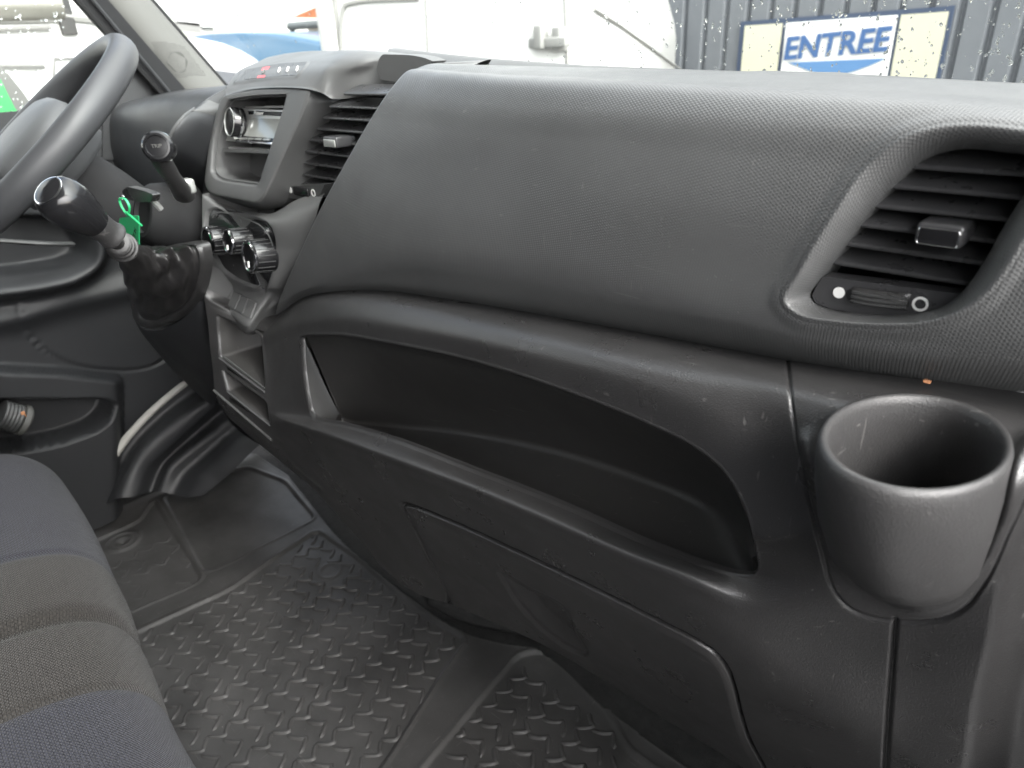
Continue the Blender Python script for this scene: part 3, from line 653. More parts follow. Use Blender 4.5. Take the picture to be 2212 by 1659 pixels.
# maker's word on the face, as small raised white lettering
def text(body,loc,size,xdir,zdir,mat_,parent,name='lettering',ext=.0002,shear=0,bold=0):
    cu=bpy.data.curves.new(name,'FONT'); cu.body=body; cu.size=size; cu.extrude=ext; cu.shear=shear; cu.offset=bold; cu.align_x='CENTER'; cu.align_y='CENTER'; cu.resolution_u=3
    o=bpy.data.objects.new(name,cu); S.collection.objects.link(o); x=A(*xdir)/np.linalg.norm(xdir); z=A(*zdir)-x*(x@A(*zdir)); z/=np.linalg.norm(z); y=np.cross(x,z)
    mw=Matrix([[x[i],z[i],-y[i]*-1*-1 if False else np.cross(x,z)[i],loc[i]] for i in range(3)]+[[0,0,0,1]])
    dg_=bpy.context.evaluated_depsgraph_get(); bpy.context.view_layer.update(); me=bpy.data.meshes.new_from_object(o.evaluated_get(bpy.context.evaluated_depsgraph_get())); bpy.data.objects.remove(o)
    me.transform(mw); me.materials.clear(); me.materials.append(mat_); oo=bpy.data.objects.new(name,me); S.collection.objects.link(oo)
    if parent: oo.parent=parent
    return oo
xd=onpl(rp,*c5(1500,600))-onpl(rp,*c5(900,560))
text('Pioneer',onpl(rp,*c5(1180,585),.0025),.0085,xd,(0,.3,1),M['white'],RD,'radio_lettering')
# ---------------- stack surround (climate + switches)
SR=[
 [(437,420,'x',-1.037),(500,448,.462),(560,460,.462),(600,456,.464),(640,432,.478),(705,410,.50)],
 [(437,432,'x',-1.037),(500,462,.448),(560,472,.448),(600,478,.450),(640,465,.462),(690,440,.48)],
 [(437,500,'x',-1.037),(500,520,.445),(560,530,.446),(604,540,.450),(640,540,.462),(672,530,.478)],
 [(438,570,'x',-1.037),(480,592,.441),(540,615,.441),(588,620,.446),(612,620,.462),(640,600,.478)],
 [(441,610,'x',-1.037),(470,612,.449),(520,636,.447),(578,640,.451),(592,648,.462),(620,640,.475)],
 [(446,645,'x',-1.037),(460,655,.428),(500,680,.422),(541,703,.420),(572,684,.450),(600,668,.475)],
 [(447,652,'x',-1.037),(462,665,.430),(500,689,.424),(543,713,.423),(575,694,.456),(602,676,.478)],
 [(448,664,'x',-1.037),(465,674,.444),(500,697,.443),(547,722,.443),(580,702,.466),(606,682,.485)]]
SN=Net(SR,260,260,True)
clim=roundpoly([c4(275,420),c4(290,170),c4(420,85),c4(820,165),c4(1110,270),c4(1225,400),c4(1272,600),c4(1255,850),c4(1195,1050),c4(1125,1285),c4(900,1200),c4(650,1080),c4(500,960),c4(420,800),c4(330,700)],[20,20,20,30,24,20,30,30,20,3,30,30,20,10,10],160)
cs=sdist(SN.px,clim)
plateg=roundpoly([c4(470,1150),c4(1003,1430),c4(925,1645),c4(395,1335)],3,80)
ps=sdist(SN.px,plateg)
dsp=-.007*sstep(-2,7,cs)-.0015*np.exp(-(ps/2.2)**2)
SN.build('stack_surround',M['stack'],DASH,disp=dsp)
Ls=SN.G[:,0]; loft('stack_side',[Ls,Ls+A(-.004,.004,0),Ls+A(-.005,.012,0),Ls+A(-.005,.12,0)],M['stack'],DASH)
CP=thing('climate_panel',None,None); CP.parent=DASH
ci=offset2(clim,-3); cpv=np.array([SN.hit(u,v,0)+A(0,.0045,0) for u,v in ci])
vv=np.vstack([cpv.mean(0)[None],cpv]); n_=len(cpv)
mesh('panel_face',vv,[(0,1+i,1+(i+1)%n_) for i in range(n_)],M['gloss'],CP)
m=MB(); arc=curve([c4(400,240),c4(430,190),c4(500,172),c4(640,190),c4(860,265),c4(1040,340),c4(1150,450),c4(1215,580),c4(1250,760)],40)
m.tube([SN.hit(*p)+A(0,-.0005,0) for p in arc],.0009,6); m.build('panel_rib',M['hardg'],CP)
kx=A(-.05,-1,.12); kx/=np.linalg.norm(kx)
for (fu,fv),hh in ((c4(310,570),400/6.4),(c4(600,580),350/6.4),(c4(890,790),460/6.4)):
    # knob base stands on the panel, face towards the seats
    c0=SN.hit(min(585,fu+30),fv+8)
    f0=Y(fu,fv,c0[1]-.028); f0=Y(fu,fv,.418); zd=(f0-CAM)@FW; R0=hh/2*zd/FL*1.0
    ln=.032; b0=f0-kx*ln
    K=thing('control_knob',None,None); K.parent=CP
    bpy.data.objects.remove(K)
    MB().lathe(b0,kx,[(R0*1.02,0),(R0,.004),(R0*.97,ln*.9),(R0*.93,ln*.97),(R0*.80,ln),(R0*.78,ln-.002),(R0*.3,ln-.004)],48).build('control_knob',M['gloss'],CP)
    MB().lathe(b0,kx,[(R0*.975,ln*.90),(R0*1.0,ln*.95),(R0*.95,ln*1.0),(R0*.86,ln*1.02),(R0*.80,ln)],48,cap=False).build('knob_ring',M['chrome'],CP)
    g_=np.cross(kx,A(0,0,1)); g_/=np.linalg.norm(g_); h_=np.cross(g_,kx)
    m=MB()
    for k in range(16):
        a=k*2*math.pi/16+.2; d=g_*math.cos(a)+h_*math.sin(a); m.tube([b0+d*R0*.995+kx*.004,b0+d*R0*.965+kx*ln*.86],.0007,5)
    m.build('knob_ribs',M['hardg'],CP)
    MB().tube([f0+kx*.0005-h_*R0*.25+g_*.0*R0,f0+kx*.0005-h_*R0*.62],.0014,6).build('knob_pointer',M['white'],CP)
def printed(pts,mat_,r,parent,name,net=SN,off=.0):
    MB().tube([net.hit(*c4(*p))+A(0,.0040-off,0) for p in pts],r,5).build(name,mat_,parent)
printed([(388,340),(400,300),(425,270),(455,258)],M['blue'],.0014,CP,'cold_mark')
printed([(470,258),(500,290),(525,340),(545,400)],M['redp'],.0013,CP,'warm_mark')
printed([(598,740),(580,810),(555,860)],M['redp'],.0013,CP,'warm_mark')
for p in ((738,300),(1070,450),(1208,720),(650,900),(820,420)):
    printed([(p[0],p[1]-18),(p[0]+6,p[1]+18)],M['hardg'],.0011,CP,'fan_mark')
# switches of the lower strip
for k in range(5):
    f0_,f1_=k/5+.012,(k+1)/5-.012
    a,b=A(*c4(470,1150)),A(*c4(1003,1430)); d,c_=A(*c4(395,1335)),A(*c4(925,1645))
    q=[a+(b-a)*f0_,a+(b-a)*f1_,d+(c_-d)*f1_,d+(c_-d)*f0_]; q=[A(*z)+(sum(q)/4-z)*.04 for z in q]
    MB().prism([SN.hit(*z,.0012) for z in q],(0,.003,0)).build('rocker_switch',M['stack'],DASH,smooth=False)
MB().tube([SN.hit(*c4(450,1235),.0016),SN.hit(*c4(440,1290),.0016)],.0013,5).build('switch_mark',M['white'],DASH)
# ---------------- hood of the stack with the top row of switches
HR=[
 [(487,206,.492),(541,194,.492),(600,190,.492),(669,194,.492),(700,203,.497),(717,213,.505),(790,208,.53),(850,192,.54)],
 [(487,196,.50),(541,184,.50),(600,178,.498),(672,178,.498),(702,184,.500),(722,193,.508),(800,185,.533),(862,172,.543)],
 [(494,180,.515),(560,165,.512),(620,158,.510),(688,155,.508),(708,158,.506),(735,166,.513),(805,163,.537),(880,155,.547)],
 [(512,156,.545),(580,143,.54),(640,136,.538),(705,134,.530),(726,136,.518),(765,140,.522),(820,142,.543),(900,146,.553)],
 [(560,132,.60),(610,123,.59),(657,118,.585),(722,117,.570),(752,117,.54),(785,118,.540),(840,124,.553),(915,135,.563)],
 [(585,126,.66),(625,117,.65),(670,112,.645),(720,110,.645),(755,109,.65),(785,110,.66),(840,112,.67),(935,124,.68)],
 [(600,135,.78),(640,130,.77),(680,126,.765),(725,124,.765),(760,124,.77),(790,124,.78),(850,124,.79),(945,128,.80)]]
HN=Net(HR,200,160,True)
swz=roundpoly([c3b(375,455),c3b(470,345),c3b(760,290),c3b(1038,272),c3b(940,398),c3b(640,415)],[3,3,20,3,3,20],80)
hs_=dist(HN.px,np.vstack([swz,swz[:1]]))
hdisp=groove(hs_,1.8,.0016)
hdisp+=groove(dist(HN.px,curve([c3b(300,562),c3b(520,512),c3b(820,500),c3b(1050,515),c3b(1250,597)],40)),1.5,.001)
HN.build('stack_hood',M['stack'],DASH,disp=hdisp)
tops=[(375,455),(425,360),(500,338),(575,322),(640,308),(705,298),(775,290),(850,284),(925,278),(1038,272)]
bots=[(375,455),(400,452),(455,440),(515,428),(575,422),(650,414),(715,408),(790,402),(865,398),(945,395)]
for k in range(len(tops)-1):
    q=[A(*c3b(*tops[k])),A(*c3b(*tops[k+1])),A(*c3b(*bots[k+1])),A(*c3b(*bots[k]))]; ctr=sum(q)/4; q=[z+(ctr-z)*.10 for z in q]
    m_=M['red'] if k==4 else M['hardg']
    o=MB().prism([HN.hit(*z,.0010) for z in q],(0,.002,-.001)).build('rocker_switch',m_,DASH,smooth=False)
    if k in (4,6,7,8):
        MB().tube([HN.hit(*(ctr+A(1.5,-4)),.0014),HN.hit(*(ctr+A(-1.5,4)),.0014)],.0012,5).build('switch_mark',M['white'] if k!=4 else M['pillar'],DASH)
# tray flap on top
fl=[(813,150),(818,128),(826,117),(887,119),(915,124),(937,133),(900,152),(862,178),(822,172)]
q=roundpoly(fl,[3,4,5,10,10,3,5,5,4],60)
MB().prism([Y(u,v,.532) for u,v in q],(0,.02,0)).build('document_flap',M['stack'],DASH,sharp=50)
# deck behind, running to the windscreen
DR=[
 [(836,120,.66),(930,132,.66),(1180,150,.66),(1600,165,.66),(1850,172,.66),(2212,198,.66),(2560,212,.66)],
 [(838,108,.68),(930,117,.68),(1174,138,.68),(1600,156,.68),(1850,163,.68),(2212,183,.68),(2560,200,.68)],
 [(848,104,.72),(935,114,.72),(1180,136,.72),(1600,154,.72),(1850,161,.72),(2212,181,.72),(2560,198,.72)],
 [(860,108,.86),(945,118,.86),(1180,138,.86),(1600,156,.86),(1850,163,.86),(2212,183,.86),(2560,200,.86)],
 [(870,122,1.0),(950,128,1.0),(1180,142,1.0),(1600,160,1.0),(1850,168,1.0),(2212,188,1.0),(2560,206,1.0)]]
Net(DR,80,40).build('dash_deck',M['hardg'],DASH)
_dc=[[(u,v+o,y) for u,v in ((1560,163),(1640,158),(1740,160),(1835,163),(1872,170))] for o,y in ((6,.575),(-3,.60),(-5,.63),(6,.70))]
loft('defroster_cover',[curve([Y(*p) for p in r],40) for r in _dc],M['soft'],DASH,uv=np.zeros((160,2)))
# ---------------- centre air vent
V2=thing('air_vent',None,None); V2.parent=DASH
cv=[(717,213),(790,205),(870,190),(800,300),(740,420),(600,440),(625,408),(657,323)]
MB().prism([Y(u,v,.545) for u,v in cv],(0,.05,0)).build('duct',M['black'],V2,smooth=False)
for (a,b) in (((1370,550),(1720,490)),((1240,665),(1580,640)),((1180,765),(1500,750)),((1130,865),(1420,855)),((1060,965),(1350,958)),((1020,1065),(1290,1070)),((980,1165),(1230,1170)),((940,1265),(1180,1270)),((910,1345),(1150,1360))):
    p=Y(*c3b(*a),.505); q=Y(*c3b(*b),.505); q=q+(q-p)*.6; z0=p[2]
    sec=[]; rows=[]
    th_=.0021
    for x_,zz in ((p[0]-.001,p[2]),(q[0],p[2])):
        s2=[(math.cos(a_)*th_,math.sin(a_)*th_*.8) for a_ in np.linspace(math.pi/2,3*math.pi/2,7)]+[(.026,-.001),(.026,.001)]
        rows.append(np.array([A(x_,.505+c_*.95-s_*.3,zz+c_*.3+s_*.95) for c_,s_ in s2]))
    loft('slat',rows,M['vent'],V2,closed=True,cap0=True,cap1=True,sharp=50)
t0=Y(*c3b(1185,985),.485); t1=Y(*c3b(1300,990),.485); hw=(t1[0]-t0[0])/2
MB().box(((t0[0]+t1[0])/2,.497,t0[2]+.001),(abs(hw),.014,.0062),bev=.002).build('vent_tab',M['vent'],V2)
MB().box(((t0[0]+t1[0])/2,.4825,t0[2]),(abs(hw)*.85,.0008,.0042),bev=.0004).build('tab_trim',M['silver'],V2)
pq=[c3b(*p) for p in [(880,1375),(1180,1360),(1130,1480),(1060,1500),(840,1480)]]
MB().prism([Y(u,v,.488) for u,v in pq],(0,.02,0)).build('vent_plate',M['hardg'],V2,smooth=False)
disc('open_mark',*c3b(880,1410),.0042,.487,M['white'],V2); disc('closed_mark',*c3b(1082,1436),.0048,.487,M['white'],V2,ring=.68)
wl,wr=Y(*c3b(912,1420),.4865),Y(*c3b(1042,1430),.4865)
MB().box((wl+wr)/2,((wr-wl)[0]/2,.002,.0055),bev=.0018).build('thumb_wheel',M['gloss'],V2)

# ================================================================== left part of the dashboard
v3=lambda *p:np.array(p,float)
DL=[[v3(-1.70,.90,.925),v3(-1.4,.92,.93),v3(-1.035,.92,.95)],
    [v3(-1.70,.66,.935),v3(-1.4,.64,.95),v3(-1.035,.62,.965)],
    [v3(-1.70,.57,.915),v3(-1.4,.56,.935),v3(-1.035,.555,.94)],
    [v3(-1.70,.545,.86),v3(-1.4,.54,.86),v3(-1.035,.53,.86)],
    [v3(-1.70,.55,.72),v3(-1.4,.53,.70),v3(-1.035,.51,.68)],
    [v3(-1.70,.57,.58),v3(-1.4,.54,.56),v3(-1.035,.52,.52)],
    [v3(-1.70,.62,.54),v3(-1.4,.62,.52),v3(-1.035,.60,.48)],
    [v3(-1.70,.95,.50),v3(-1.4,.95,.48),v3(-1.035,.95,.45)]]
Net(DL,60,80).build('driver_side_panel',M['door'],DASH)
ra=curve([P3(p) for p in [(488,190,.53),(450,213,.49),(420,236,.455),(397,254,.43),(375,283,.412),(363,318,.405),(358,350,.415),(362,385,.44)]],50)
rb=curve([P3(p) for p in [(486,206,.515),(468,270,.50),(455,320,.485),(445,360,.475),(438,420,.468),(437,460,.46),(437,500,.46),(437,540,.47)]],50)
inn=[ra+A(0,.0,0),ra+A(.002,.004,-.003)]+[blend(ra,rb,t)+A(0,.05*math.sin(math.pi*t)**.8,0) for t in (.12,.3,.5,.7,.85,.95)]+[rb]
loft('instrument_hood',inn,M['door'],DASH)
loft('instrument_hood_top',[ra,ra+A(-.004,.004,.002),ra+A(-.012,.02,.004),ra+A(-.03,.08,.0),ra+A(-.05,.16,-.02)],M['hardg'],DASH)
MB().tube(ra[14:]+A(-.001,-.001,0),.0022,8).build('hood_rim',M['hardg'],DASH)
# ================================================================== steering wheel and column
WC=v3(-1.25,.295,.899); aa,bb_=math.radians(50.5),-.148; WR=.193
ex=v3(math.cos(bb_),math.sin(bb_),0); ed=v3(-math.sin(aa)*math.sin(bb_),math.sin(aa)*math.cos(bb_),math.cos(aa)); wn=np.cross(ex,ed); 
if wn@(CAM-WC)<0 or wn[2]<0: wn=wn if wn[2]>0 else -wn
SW=thing('steering_wheel','dark grey steering wheel with a pale centre pad, in front of the driver window','steering wheel')
th=np.linspace(0,2*np.pi,121)[:-1]
def wp(r,t,o=0.): return WC+r*(math.cos(t)*ex+math.sin(t)*ed)+wn*o
rows=[]
for t in th:
    d=math.cos(t)*ex+math.sin(t)*ed; c=WC+WR*d
    rows.append([c+d*.0175*math.cos(a)+wn*.021*math.sin(a) for a in np.linspace(0,2*np.pi,18)[:-1]])
rows=np.array(rows); V=rows.reshape(-1,3); F=gridF(len(rows),17,True,True)
mesh('rim',V,F,M['wheel'],SW)
# hub pad: domed rounded shape
def pad(scales,offs):
    R=[]
    base=roundpoly([(-.095,-.075),(.095,-.075),(.115,.02),(.075,.075),(-.075,.075),(-.115,.02)],.035,60)
    for s_,o_ in zip(scales,offs): R.append([WC+(x*ex+y*ed)*s_+wn*o_ for x,y in base])
    return R
M['padm']=mat('hub_pad_skin',(.075,.077,.08),.5,bump='grain',bscale=1200,bstr=.2,bdist=.0004)
loft('centre_pad',pad([.85,1,1.0,.93,.75,.4,.05],[-.055,-.045,.008,.020,.027,.031,.032]),M['padm'],SW,closed=True,cap1=True)
for t0_,wd in ((.12,.040),(math.pi-.12,.040),(-math.pi/2,.05)):
    R=[]
    for r_ in np.linspace(.07,.180,9):
        w_=wd*(.6+.4*abs(r_-.13)/.06)
        d=math.cos(t0_)*ex+math.sin(t0_)*ed; g_=-math.sin(t0_)*ex+math.cos(t0_)*ed
        R.append([WC+d*r_+g_*w_*.5*math.cos(a)+wn*(.006*math.sin(a)-.004) for a in np.linspace(0,2*np.pi,13)[:-1]])
    loft('spoke',R,M['wheel'],SW,closed=True)
SC=thing('steering_column','dark steering column shroud with a control stalk and ignition lock behind the wheel','steering column')
ca=-wn
R=[]
for o_,a_,b_ in ((.03,.045,.040),(.06,.052,.045),(.11,.058,.05),(.18,.062,.052),(.26,.064,.055)):
    c=WC+ca*o_+A(0,0,-.0)
    R.append([c+ex*a_*np.sign(math.cos(t))*abs(math.cos(t))**.7+ed*b_*np.sign(math.sin(t))*abs(math.sin(t))**.7 for t in np.linspace(0,2*np.pi,41)[:-1]])
loft('shroud',R,M['col'],SC,closed=True,cap0=True)
# ignition housing on the right of the shroud
ig=Y(346,466,.395); 
MB().lathe(ig+A(-.01,.03,-.01),A(.10,-1,.35),[(.052,-.02),(.050,.02),(.044,.045),(.036,.055),(.030,.056),(.028,.050)],40,sq=.8).build('ignition_housing',M['col'],SC)
MB().lathe(ig+A(-.01,-.002,0),A(.10,-1,.35),[(.014,-.01),(.014,.006),(.011,.009),(.004,.009)],28).build('ignition_lock',M['hardg'],SC)
MB().lathe(ig+A(-.01,-.002,0),A(.10,-1,.35),[(.0145,.004),(.016,.006),(.0145,.008)],28,cap=False).build('lock_ring',M['silver'],SC)
# shroud ledge lines
l1=curve([Y(*p) for p in [(310,372,.34),(345,392,.345),(372,412,.35),(398,430,.36),(405,448,.37),(398,480,.375)]],30)
l2=curve([Y(*p) for p in [(318,345,.34),(335,362,.335),(350,375,.34),(372,392,.35)]],20)
bl_=Y(405,402,.40); MB().box(bl_,(.010,.008,.010),bev=.004).build('lock_button',M['silver'],SC)
st=curve([Y(335,322,.345),Y(345,340,.35),Y(362,368,.362),Y(384,398,.38),Y(398,420,.40)],20)
ST=thing('control_stalk',None,None); ST.parent=SC
MB().tube(st,np.interp(np.linspace(0,1,20),[0,.35,.5,1],[.0125,.012,.0105,.0145]),18,flat=.85).build('stalk_arm',M['hard'],ST)
e0=Y(339,316,.338); sa=ray(339,316)*-1+A(0,-.3,.15); sa/=np.linalg.norm(sa)
MB().lathe(e0-sa*.012,sa,[(.0175,-.008),(.0185,.004),(.0178,.011),(.015,.014),(.0125,.0142),(.0118,.013),(.004,.0134)],36).build('stalk_end',M['gloss'],ST)
gx=np.cross(A(0,0,1),sa); gx/=np.linalg.norm(gx)
text('TRIP',e0+sa*.0012+sa*.0006,.0060,gx,np.cross(sa,gx),M['pillar'],ST,'stalk_lettering')
# key and green tag
KT=thing('key_tag','bright green plastic tag on a cable loop, hanging from the ignition key','key tag')
yk=.33
tg=roundpoly([(258,471),(272,469),(282,466),(299,466),(300,500),(300,535),(262,510),(256,492)],[3,2,2,3,2,3,3,2],60)
MB().prism([Y(u,v,yk) for u,v in tg],(0,.0012,0)).build('tag_plate',M['green'],KT,smooth=False)
lp=curve([Y(u,v,yk-.002) for u,v in [(276,465),(268,455),(261,442),(258,432),(264,428),(273,433),(279,445),(279,458),(276,466)]],40)
MB().tube(lp,.0016,8,flat=.6).build('cable_loop',M['green'],KT)
MB().tube([Y(276,461,yk-.003),Y(290,473,yk-.005),Y(306,487,yk-.008)],[.0017,.0016,.0014],8,flat=.6).build('cable_tail',M['green'],KT)
MB().box(Y(276,461,yk-.002),(.0028,.0022,.0025),bev=.0008).build('cable_lock',M['green'],KT)
def vtext(s_,u,v,sz): text(s_,Y(u,v,yk-.0006),sz,Y(u+2,v-12,yk)-Y(u,v,yk),(-1,0,.0),M['black'],KT,'tag_lettering')
vtext('TY 3N',291,505,.0085); vtext('YAMA',267,496,.0055)
rg_=curve([Y(u,v,yk+.004) for u,v in [(258,426),(262,422),(267,424),(266,431),(260,431),(258,426)]],20); MB().tube(rg_,.0007,6).build('key_ring',M['chrome'],KT)
KY=thing('ignition_key','black headed key in the ignition lock, holding a small ring','key')
kk=roundpoly([(263,412),(275,403),(310,412),(330,420),(328,436),(300,437),(280,432),(268,427)],[6,6,4,3,3,4,6,6],50)
MB().prism([Y(u,v,.345) for u,v in kk],(0,.010,0)).build('key_head',M['hard'],KY,sharp=50)
MB().tube([Y(326,428,.35),Y(348,452,.36)],.004,8).build('key_blade',M['silver'],KY)

# ================================================================== gear lever
GL=thing('gear_lever','gear lever with a black ball knob and wrinkled leather boot, left of the centre stack','gear lever')
k0=Y(98,408,.185); k1=Y(212,487,.225); ax=k1-k0; Lk=np.linalg.norm(ax)
MB().lathe(k0,ax,[(.002,0),(.009,.001),(.0155,.0045),(.0200,.012),(.0225,.024),(.0228,.036),(.0215,.05),(.0190,.066),(.0165,.080),(.0150,.0865)] if False else [(r,h*Lk) for r,h in [(.002,0),(.009,.008),(.0149,.04),(.0200,.11),(.0232,.24),(.0240,.40),(.0226,.58),(.0190,.78),(.0156,.94),(.0132,1.0)]],48).build('knob',M['gloss'],GL)
cap=[]
axn=ax/Lk
up_=A(0,0,1)-axn*axn[2]; up_/=np.linalg.norm(up_); sd2=np.cross(axn,up_)
MB().lathe(k0,ax,[(.0140,Lk*.030),(.0150,Lk*.032),(.0157,Lk*.040),(.0160,Lk*.044)],48,cap=False).build('knob_ring',M['chrome'],GL)
MB().lathe(k0,ax,[(.003,-Lk*.004),(.0105,Lk*.010),(.0142,Lk*.03)],48,cap=False).build('shift_pattern_cap',M['gloss'],GL)
p1=k1+axn*.006; p2=Y(232,508,.25); p3_=Y(262,532,.285); p4=Y(285,556,.315); 
MB().lathe(k1-axn*.004,ax,[(.0150,0),(.0135,.012),(.0138,.020),(.0150,.022),(.0150,.025),(.0118,.026)],36).build('collar',M['hard'],GL)
sh=curve([k1+axn*.01,p2,p3_,p4],30)
MB().tube(sh,.0085,20).build('shaft',M['leather'],GL)
q=sh[10]; d_=sh[11]-sh[10]; MB().lathe(q,d_,[(.009,0),(.013,.001),(.0135,.003),(.009,.004)],30).build('shaft_ring',M['chrome'],GL)
q=sh[14]; n_=12
prof=[]; 
for i in range(34):
    prof.append((.0125+.0022*math.sin(i*1.9)+.006*(i/34)**2,i*.0012))
MB().lathe(sh[16],sh[20]-sh[16],prof,30).build('boot_bellows',M['leather'],GL)
# gaiter: lofted rings from the bellows to the frame, with folds
fr=np.array([(300,560),(318,546),(345,540),(378,535),(410,530),(428,536),(434,560),(430,600),(415,640),(390,665),(355,685),(325,692),(302,680),(292,655),(296,620),(300,590)],float)
frame3=curve([Y(u,v,.385+.0*u) for u,v in fr],180,True)
top3=[]; dd=sh[20]-sh[16]; dd/=np.linalg.norm(dd); ct=sh[16]+dd*.034; e1=np.cross(dd,A(0,0,1)); e1/=np.linalg.norm(e1); e2=np.cross(e1,dd)
fc=frame3.mean(0)
for P in frame3:
    d=P-fc; d=d-dd*(d@dd); d/=np.linalg.norm(d); top3.append(ct+d*.0165)
top3=np.array(top3); rows=[]; ph=np.linspace(0,2*np.pi,180,endpoint=False)
for t in np.linspace(0,1,60):
    ct_=top3.mean(0); cf_=frame3.mean(0); ctr=blend(ct_,cf_,t**.62); rad=blend(top3-ct_,frame3-cf_,t**1.35); 
    fold=1+math.sin(math.pi*t)**.7*(.09*np.abs(np.sin(2.5*ph+5*t))+.07*np.abs(np.sin(4.5*ph-9*t+1))-.09+.08*np.sin(3*ph+17*t)+.05*np.sin(7*ph-23*t))
    rows.append(ctr+rad*fold[:,None]*(1+.05*math.sin(math.pi*t))+A(0,-.006,.004)*math.sin(math.pi*t)**1.2)
loft('gaiter',rows,M['leather'],GL,closed=True)
fo=curve([Y(u,v,.392) for u,v in [(292,562),(312,542),(345,534),(380,528),(415,524),(436,530),(442,560),(438,605),(422,650),(394,680),(355,703),(322,710),(298,696),(286,665),(288,620),(291,590)]],180,True)
loft('gaiter_frame',[fo+A(0,.012,0),fo+A(0,.006,0),fo,fo+A(0,-.003,0)*1+(frame3-fo)*.15,blend(fo,frame3,.5)+A(0,-.005,0),frame3+A(0,-.001,0),frame3+A(0,.006,0)],M['hard'],GL,closed=True)
# console neck under the gaiter: bulge of the dashboard
nk=[curve([Y(*p) for p in r],40) for r in [
 [(286,660,.40),(300,700,.397),(330,715,.395),(365,706,.395),(400,684,.395),(430,650,.40),(447,600,.41)],
 [(290,690,.42),(310,725,.41),(340,740,.405),(375,735,.405),(410,720,.405),(440,690,.41),(452,640,.42)],
 [(330,735,.47),(345,765,.455),(365,790,.45),(395,800,.44),(425,780,.43),(448,740,.43),(458,690,.43)],
 [(380,800,.53),(395,820,.52),(410,835,.51),(430,845,.49),(448,840,.47),(462,810,.46),(468,760,.45)],
 [(440,850,.62),(445,860,.62),(450,870,.60),(458,875,.56),(466,870,.52),(474,860,.5),(480,850,.48)]]]
nk=np.array(nk); c=np.linspace(0,1,5); nn=np.array([cub(c,nk[:,i],np.linspace(0,1,30)) for i in range(40)]).transpose(1,0,2)
loft('console_neck',list(nn),M['door'],DASH)

# ================================================================== driver door
DD=thing('driver_door','dark driver door with pull handle, armrest and storage pocket, beyond the gear lever','door')
xD=-1.70
ny,nz=230,260
yy=np.linspace(-.75,.72,ny); zz=np.linspace(.02,.925,nz)
Yg,Zg=np.meshgrid(yy,zz); Pg=np.stack([np.full_like(Yg,xD),Yg,Zg],-1).reshape(-1,3); pg=proj(Pg)
hr=curve([(0,463),(55,463),(109,466),(145,474),(164,490),(178,515),(183,542),(172,560),(153,570),(82,586),(0,596),(-120,600),(-120,470)],90,True)
dx=-.045*sstep(0,14,sdist(pg,hr))
# armrest swell around the handle and below it
dx+= .045*np.exp(-((dist(pg,curve([(-200,640),(0,625),(90,612),(160,592),(200,560),(205,520),(190,480)],40)))/22)**2)
dx+= .02*np.exp(-((dist(pg,curve([(-200,700),(0,690),(150,650),(270,622),(330,600)],30)))/26)**2)
# speaker field groove
dx+= -.006*np.exp(-((dist(pg,curve([(40,640),(40,691),(70,732),(111,768),(168,792),(235,800),(302,798),(345,784),(370,761),(395,700)],50)))/2.5)**2)
# ledge over the pocket and pocket front
lz=np.interp(pg[:,0],[-200,0,120,250,300],[770,785,790,806,840])
led=sstep(0,10,pg[:,1]-lz)*(pg[:,0]<262)
pk=curve([(-200,845),(0,846),(120,847),(215,850),(234,860),(228,885),(202,913),(151,936),(84,953),(0,965),(-200,980)],80)
pkp=np.vstack([pk,[(-200,846)]])
dx+= .055*led*(1-sstep(225,285,pg[:,0]))
dx-= .085*sstep(0,8,sdist(pg,pkp))
Vd=Pg.copy(); Vd[:,0]+=dx
mesh('door_panel',Vd,gridF(nz,ny),M['door'],DD)
bar=curve([X(0,520,xD+.02),X(60,524,xD+.03),X(120,527,xD+.03),X(156,527,xD+.012)],20)
MB().tube(bar,[.008]*20,12,flat=.6).build('pull_handle',M['hardg'],DD)
# window frame and glass
def fr_pts(L_,x): return [X(u,v,x) for u,v in L_]
glass_pts=[X(162,0,xD),X(236,88,xD),X(262,130,xD)]
z1=1.52
fb=[v3(xD,.62,.925),v3(xD,.24,1.50),v3(xD,-.30,1.56),v3(xD,-.30,.925)]
# inner line of the front frame follows the slope seen above the wheel
pA=X(155,0,xD); pB=X(232,85,xD); dl=(pA-pB)/np.linalg.norm(pA-pB)
w0=pB-dl*((pB[2]-.925)/dl[2]); w1=pB+dl*((1.50-pB[2])/dl[2])
gw=[w0,w1,v3(xD,-.30,1.52),v3(xD,-.72,1.52),v3(xD,-.72,.925)]
qA=X(218,0,xD+.02); qB=X(420,232,xD+.02); dq=(qA-qB)/np.linalg.norm(qA-qB)
o0=qB-dq*((qB[2]-.90)/dq[2]); o1=qB+dq*((1.56-qB[2])/dq[2])
F0=[w0,w1,o1,o0]
m=MB(); m.prism(F0,(.035,0,0)); m.prism([w1+A(0,0,0),v3(xD,-.75,1.50),v3(xD,-.75,1.80),v3(xD,w1[1]-.12,1.80)],(.03,0,0)); m.build('window_frame',M['door'],DD,smooth=False)
MB().prism([X(u,v,xD+.006) for u,v in [(222,78),(300,108),(445,250),(445,340),(330,345),(222,345)]],(-.01,0,0)).build('corner_panel',M['door'],DD,smooth=False)
MB().tube([w0+A(.03,0,0),w1+A(.03,0,0)],.007,8).build('window_seal',M['black'],DD)
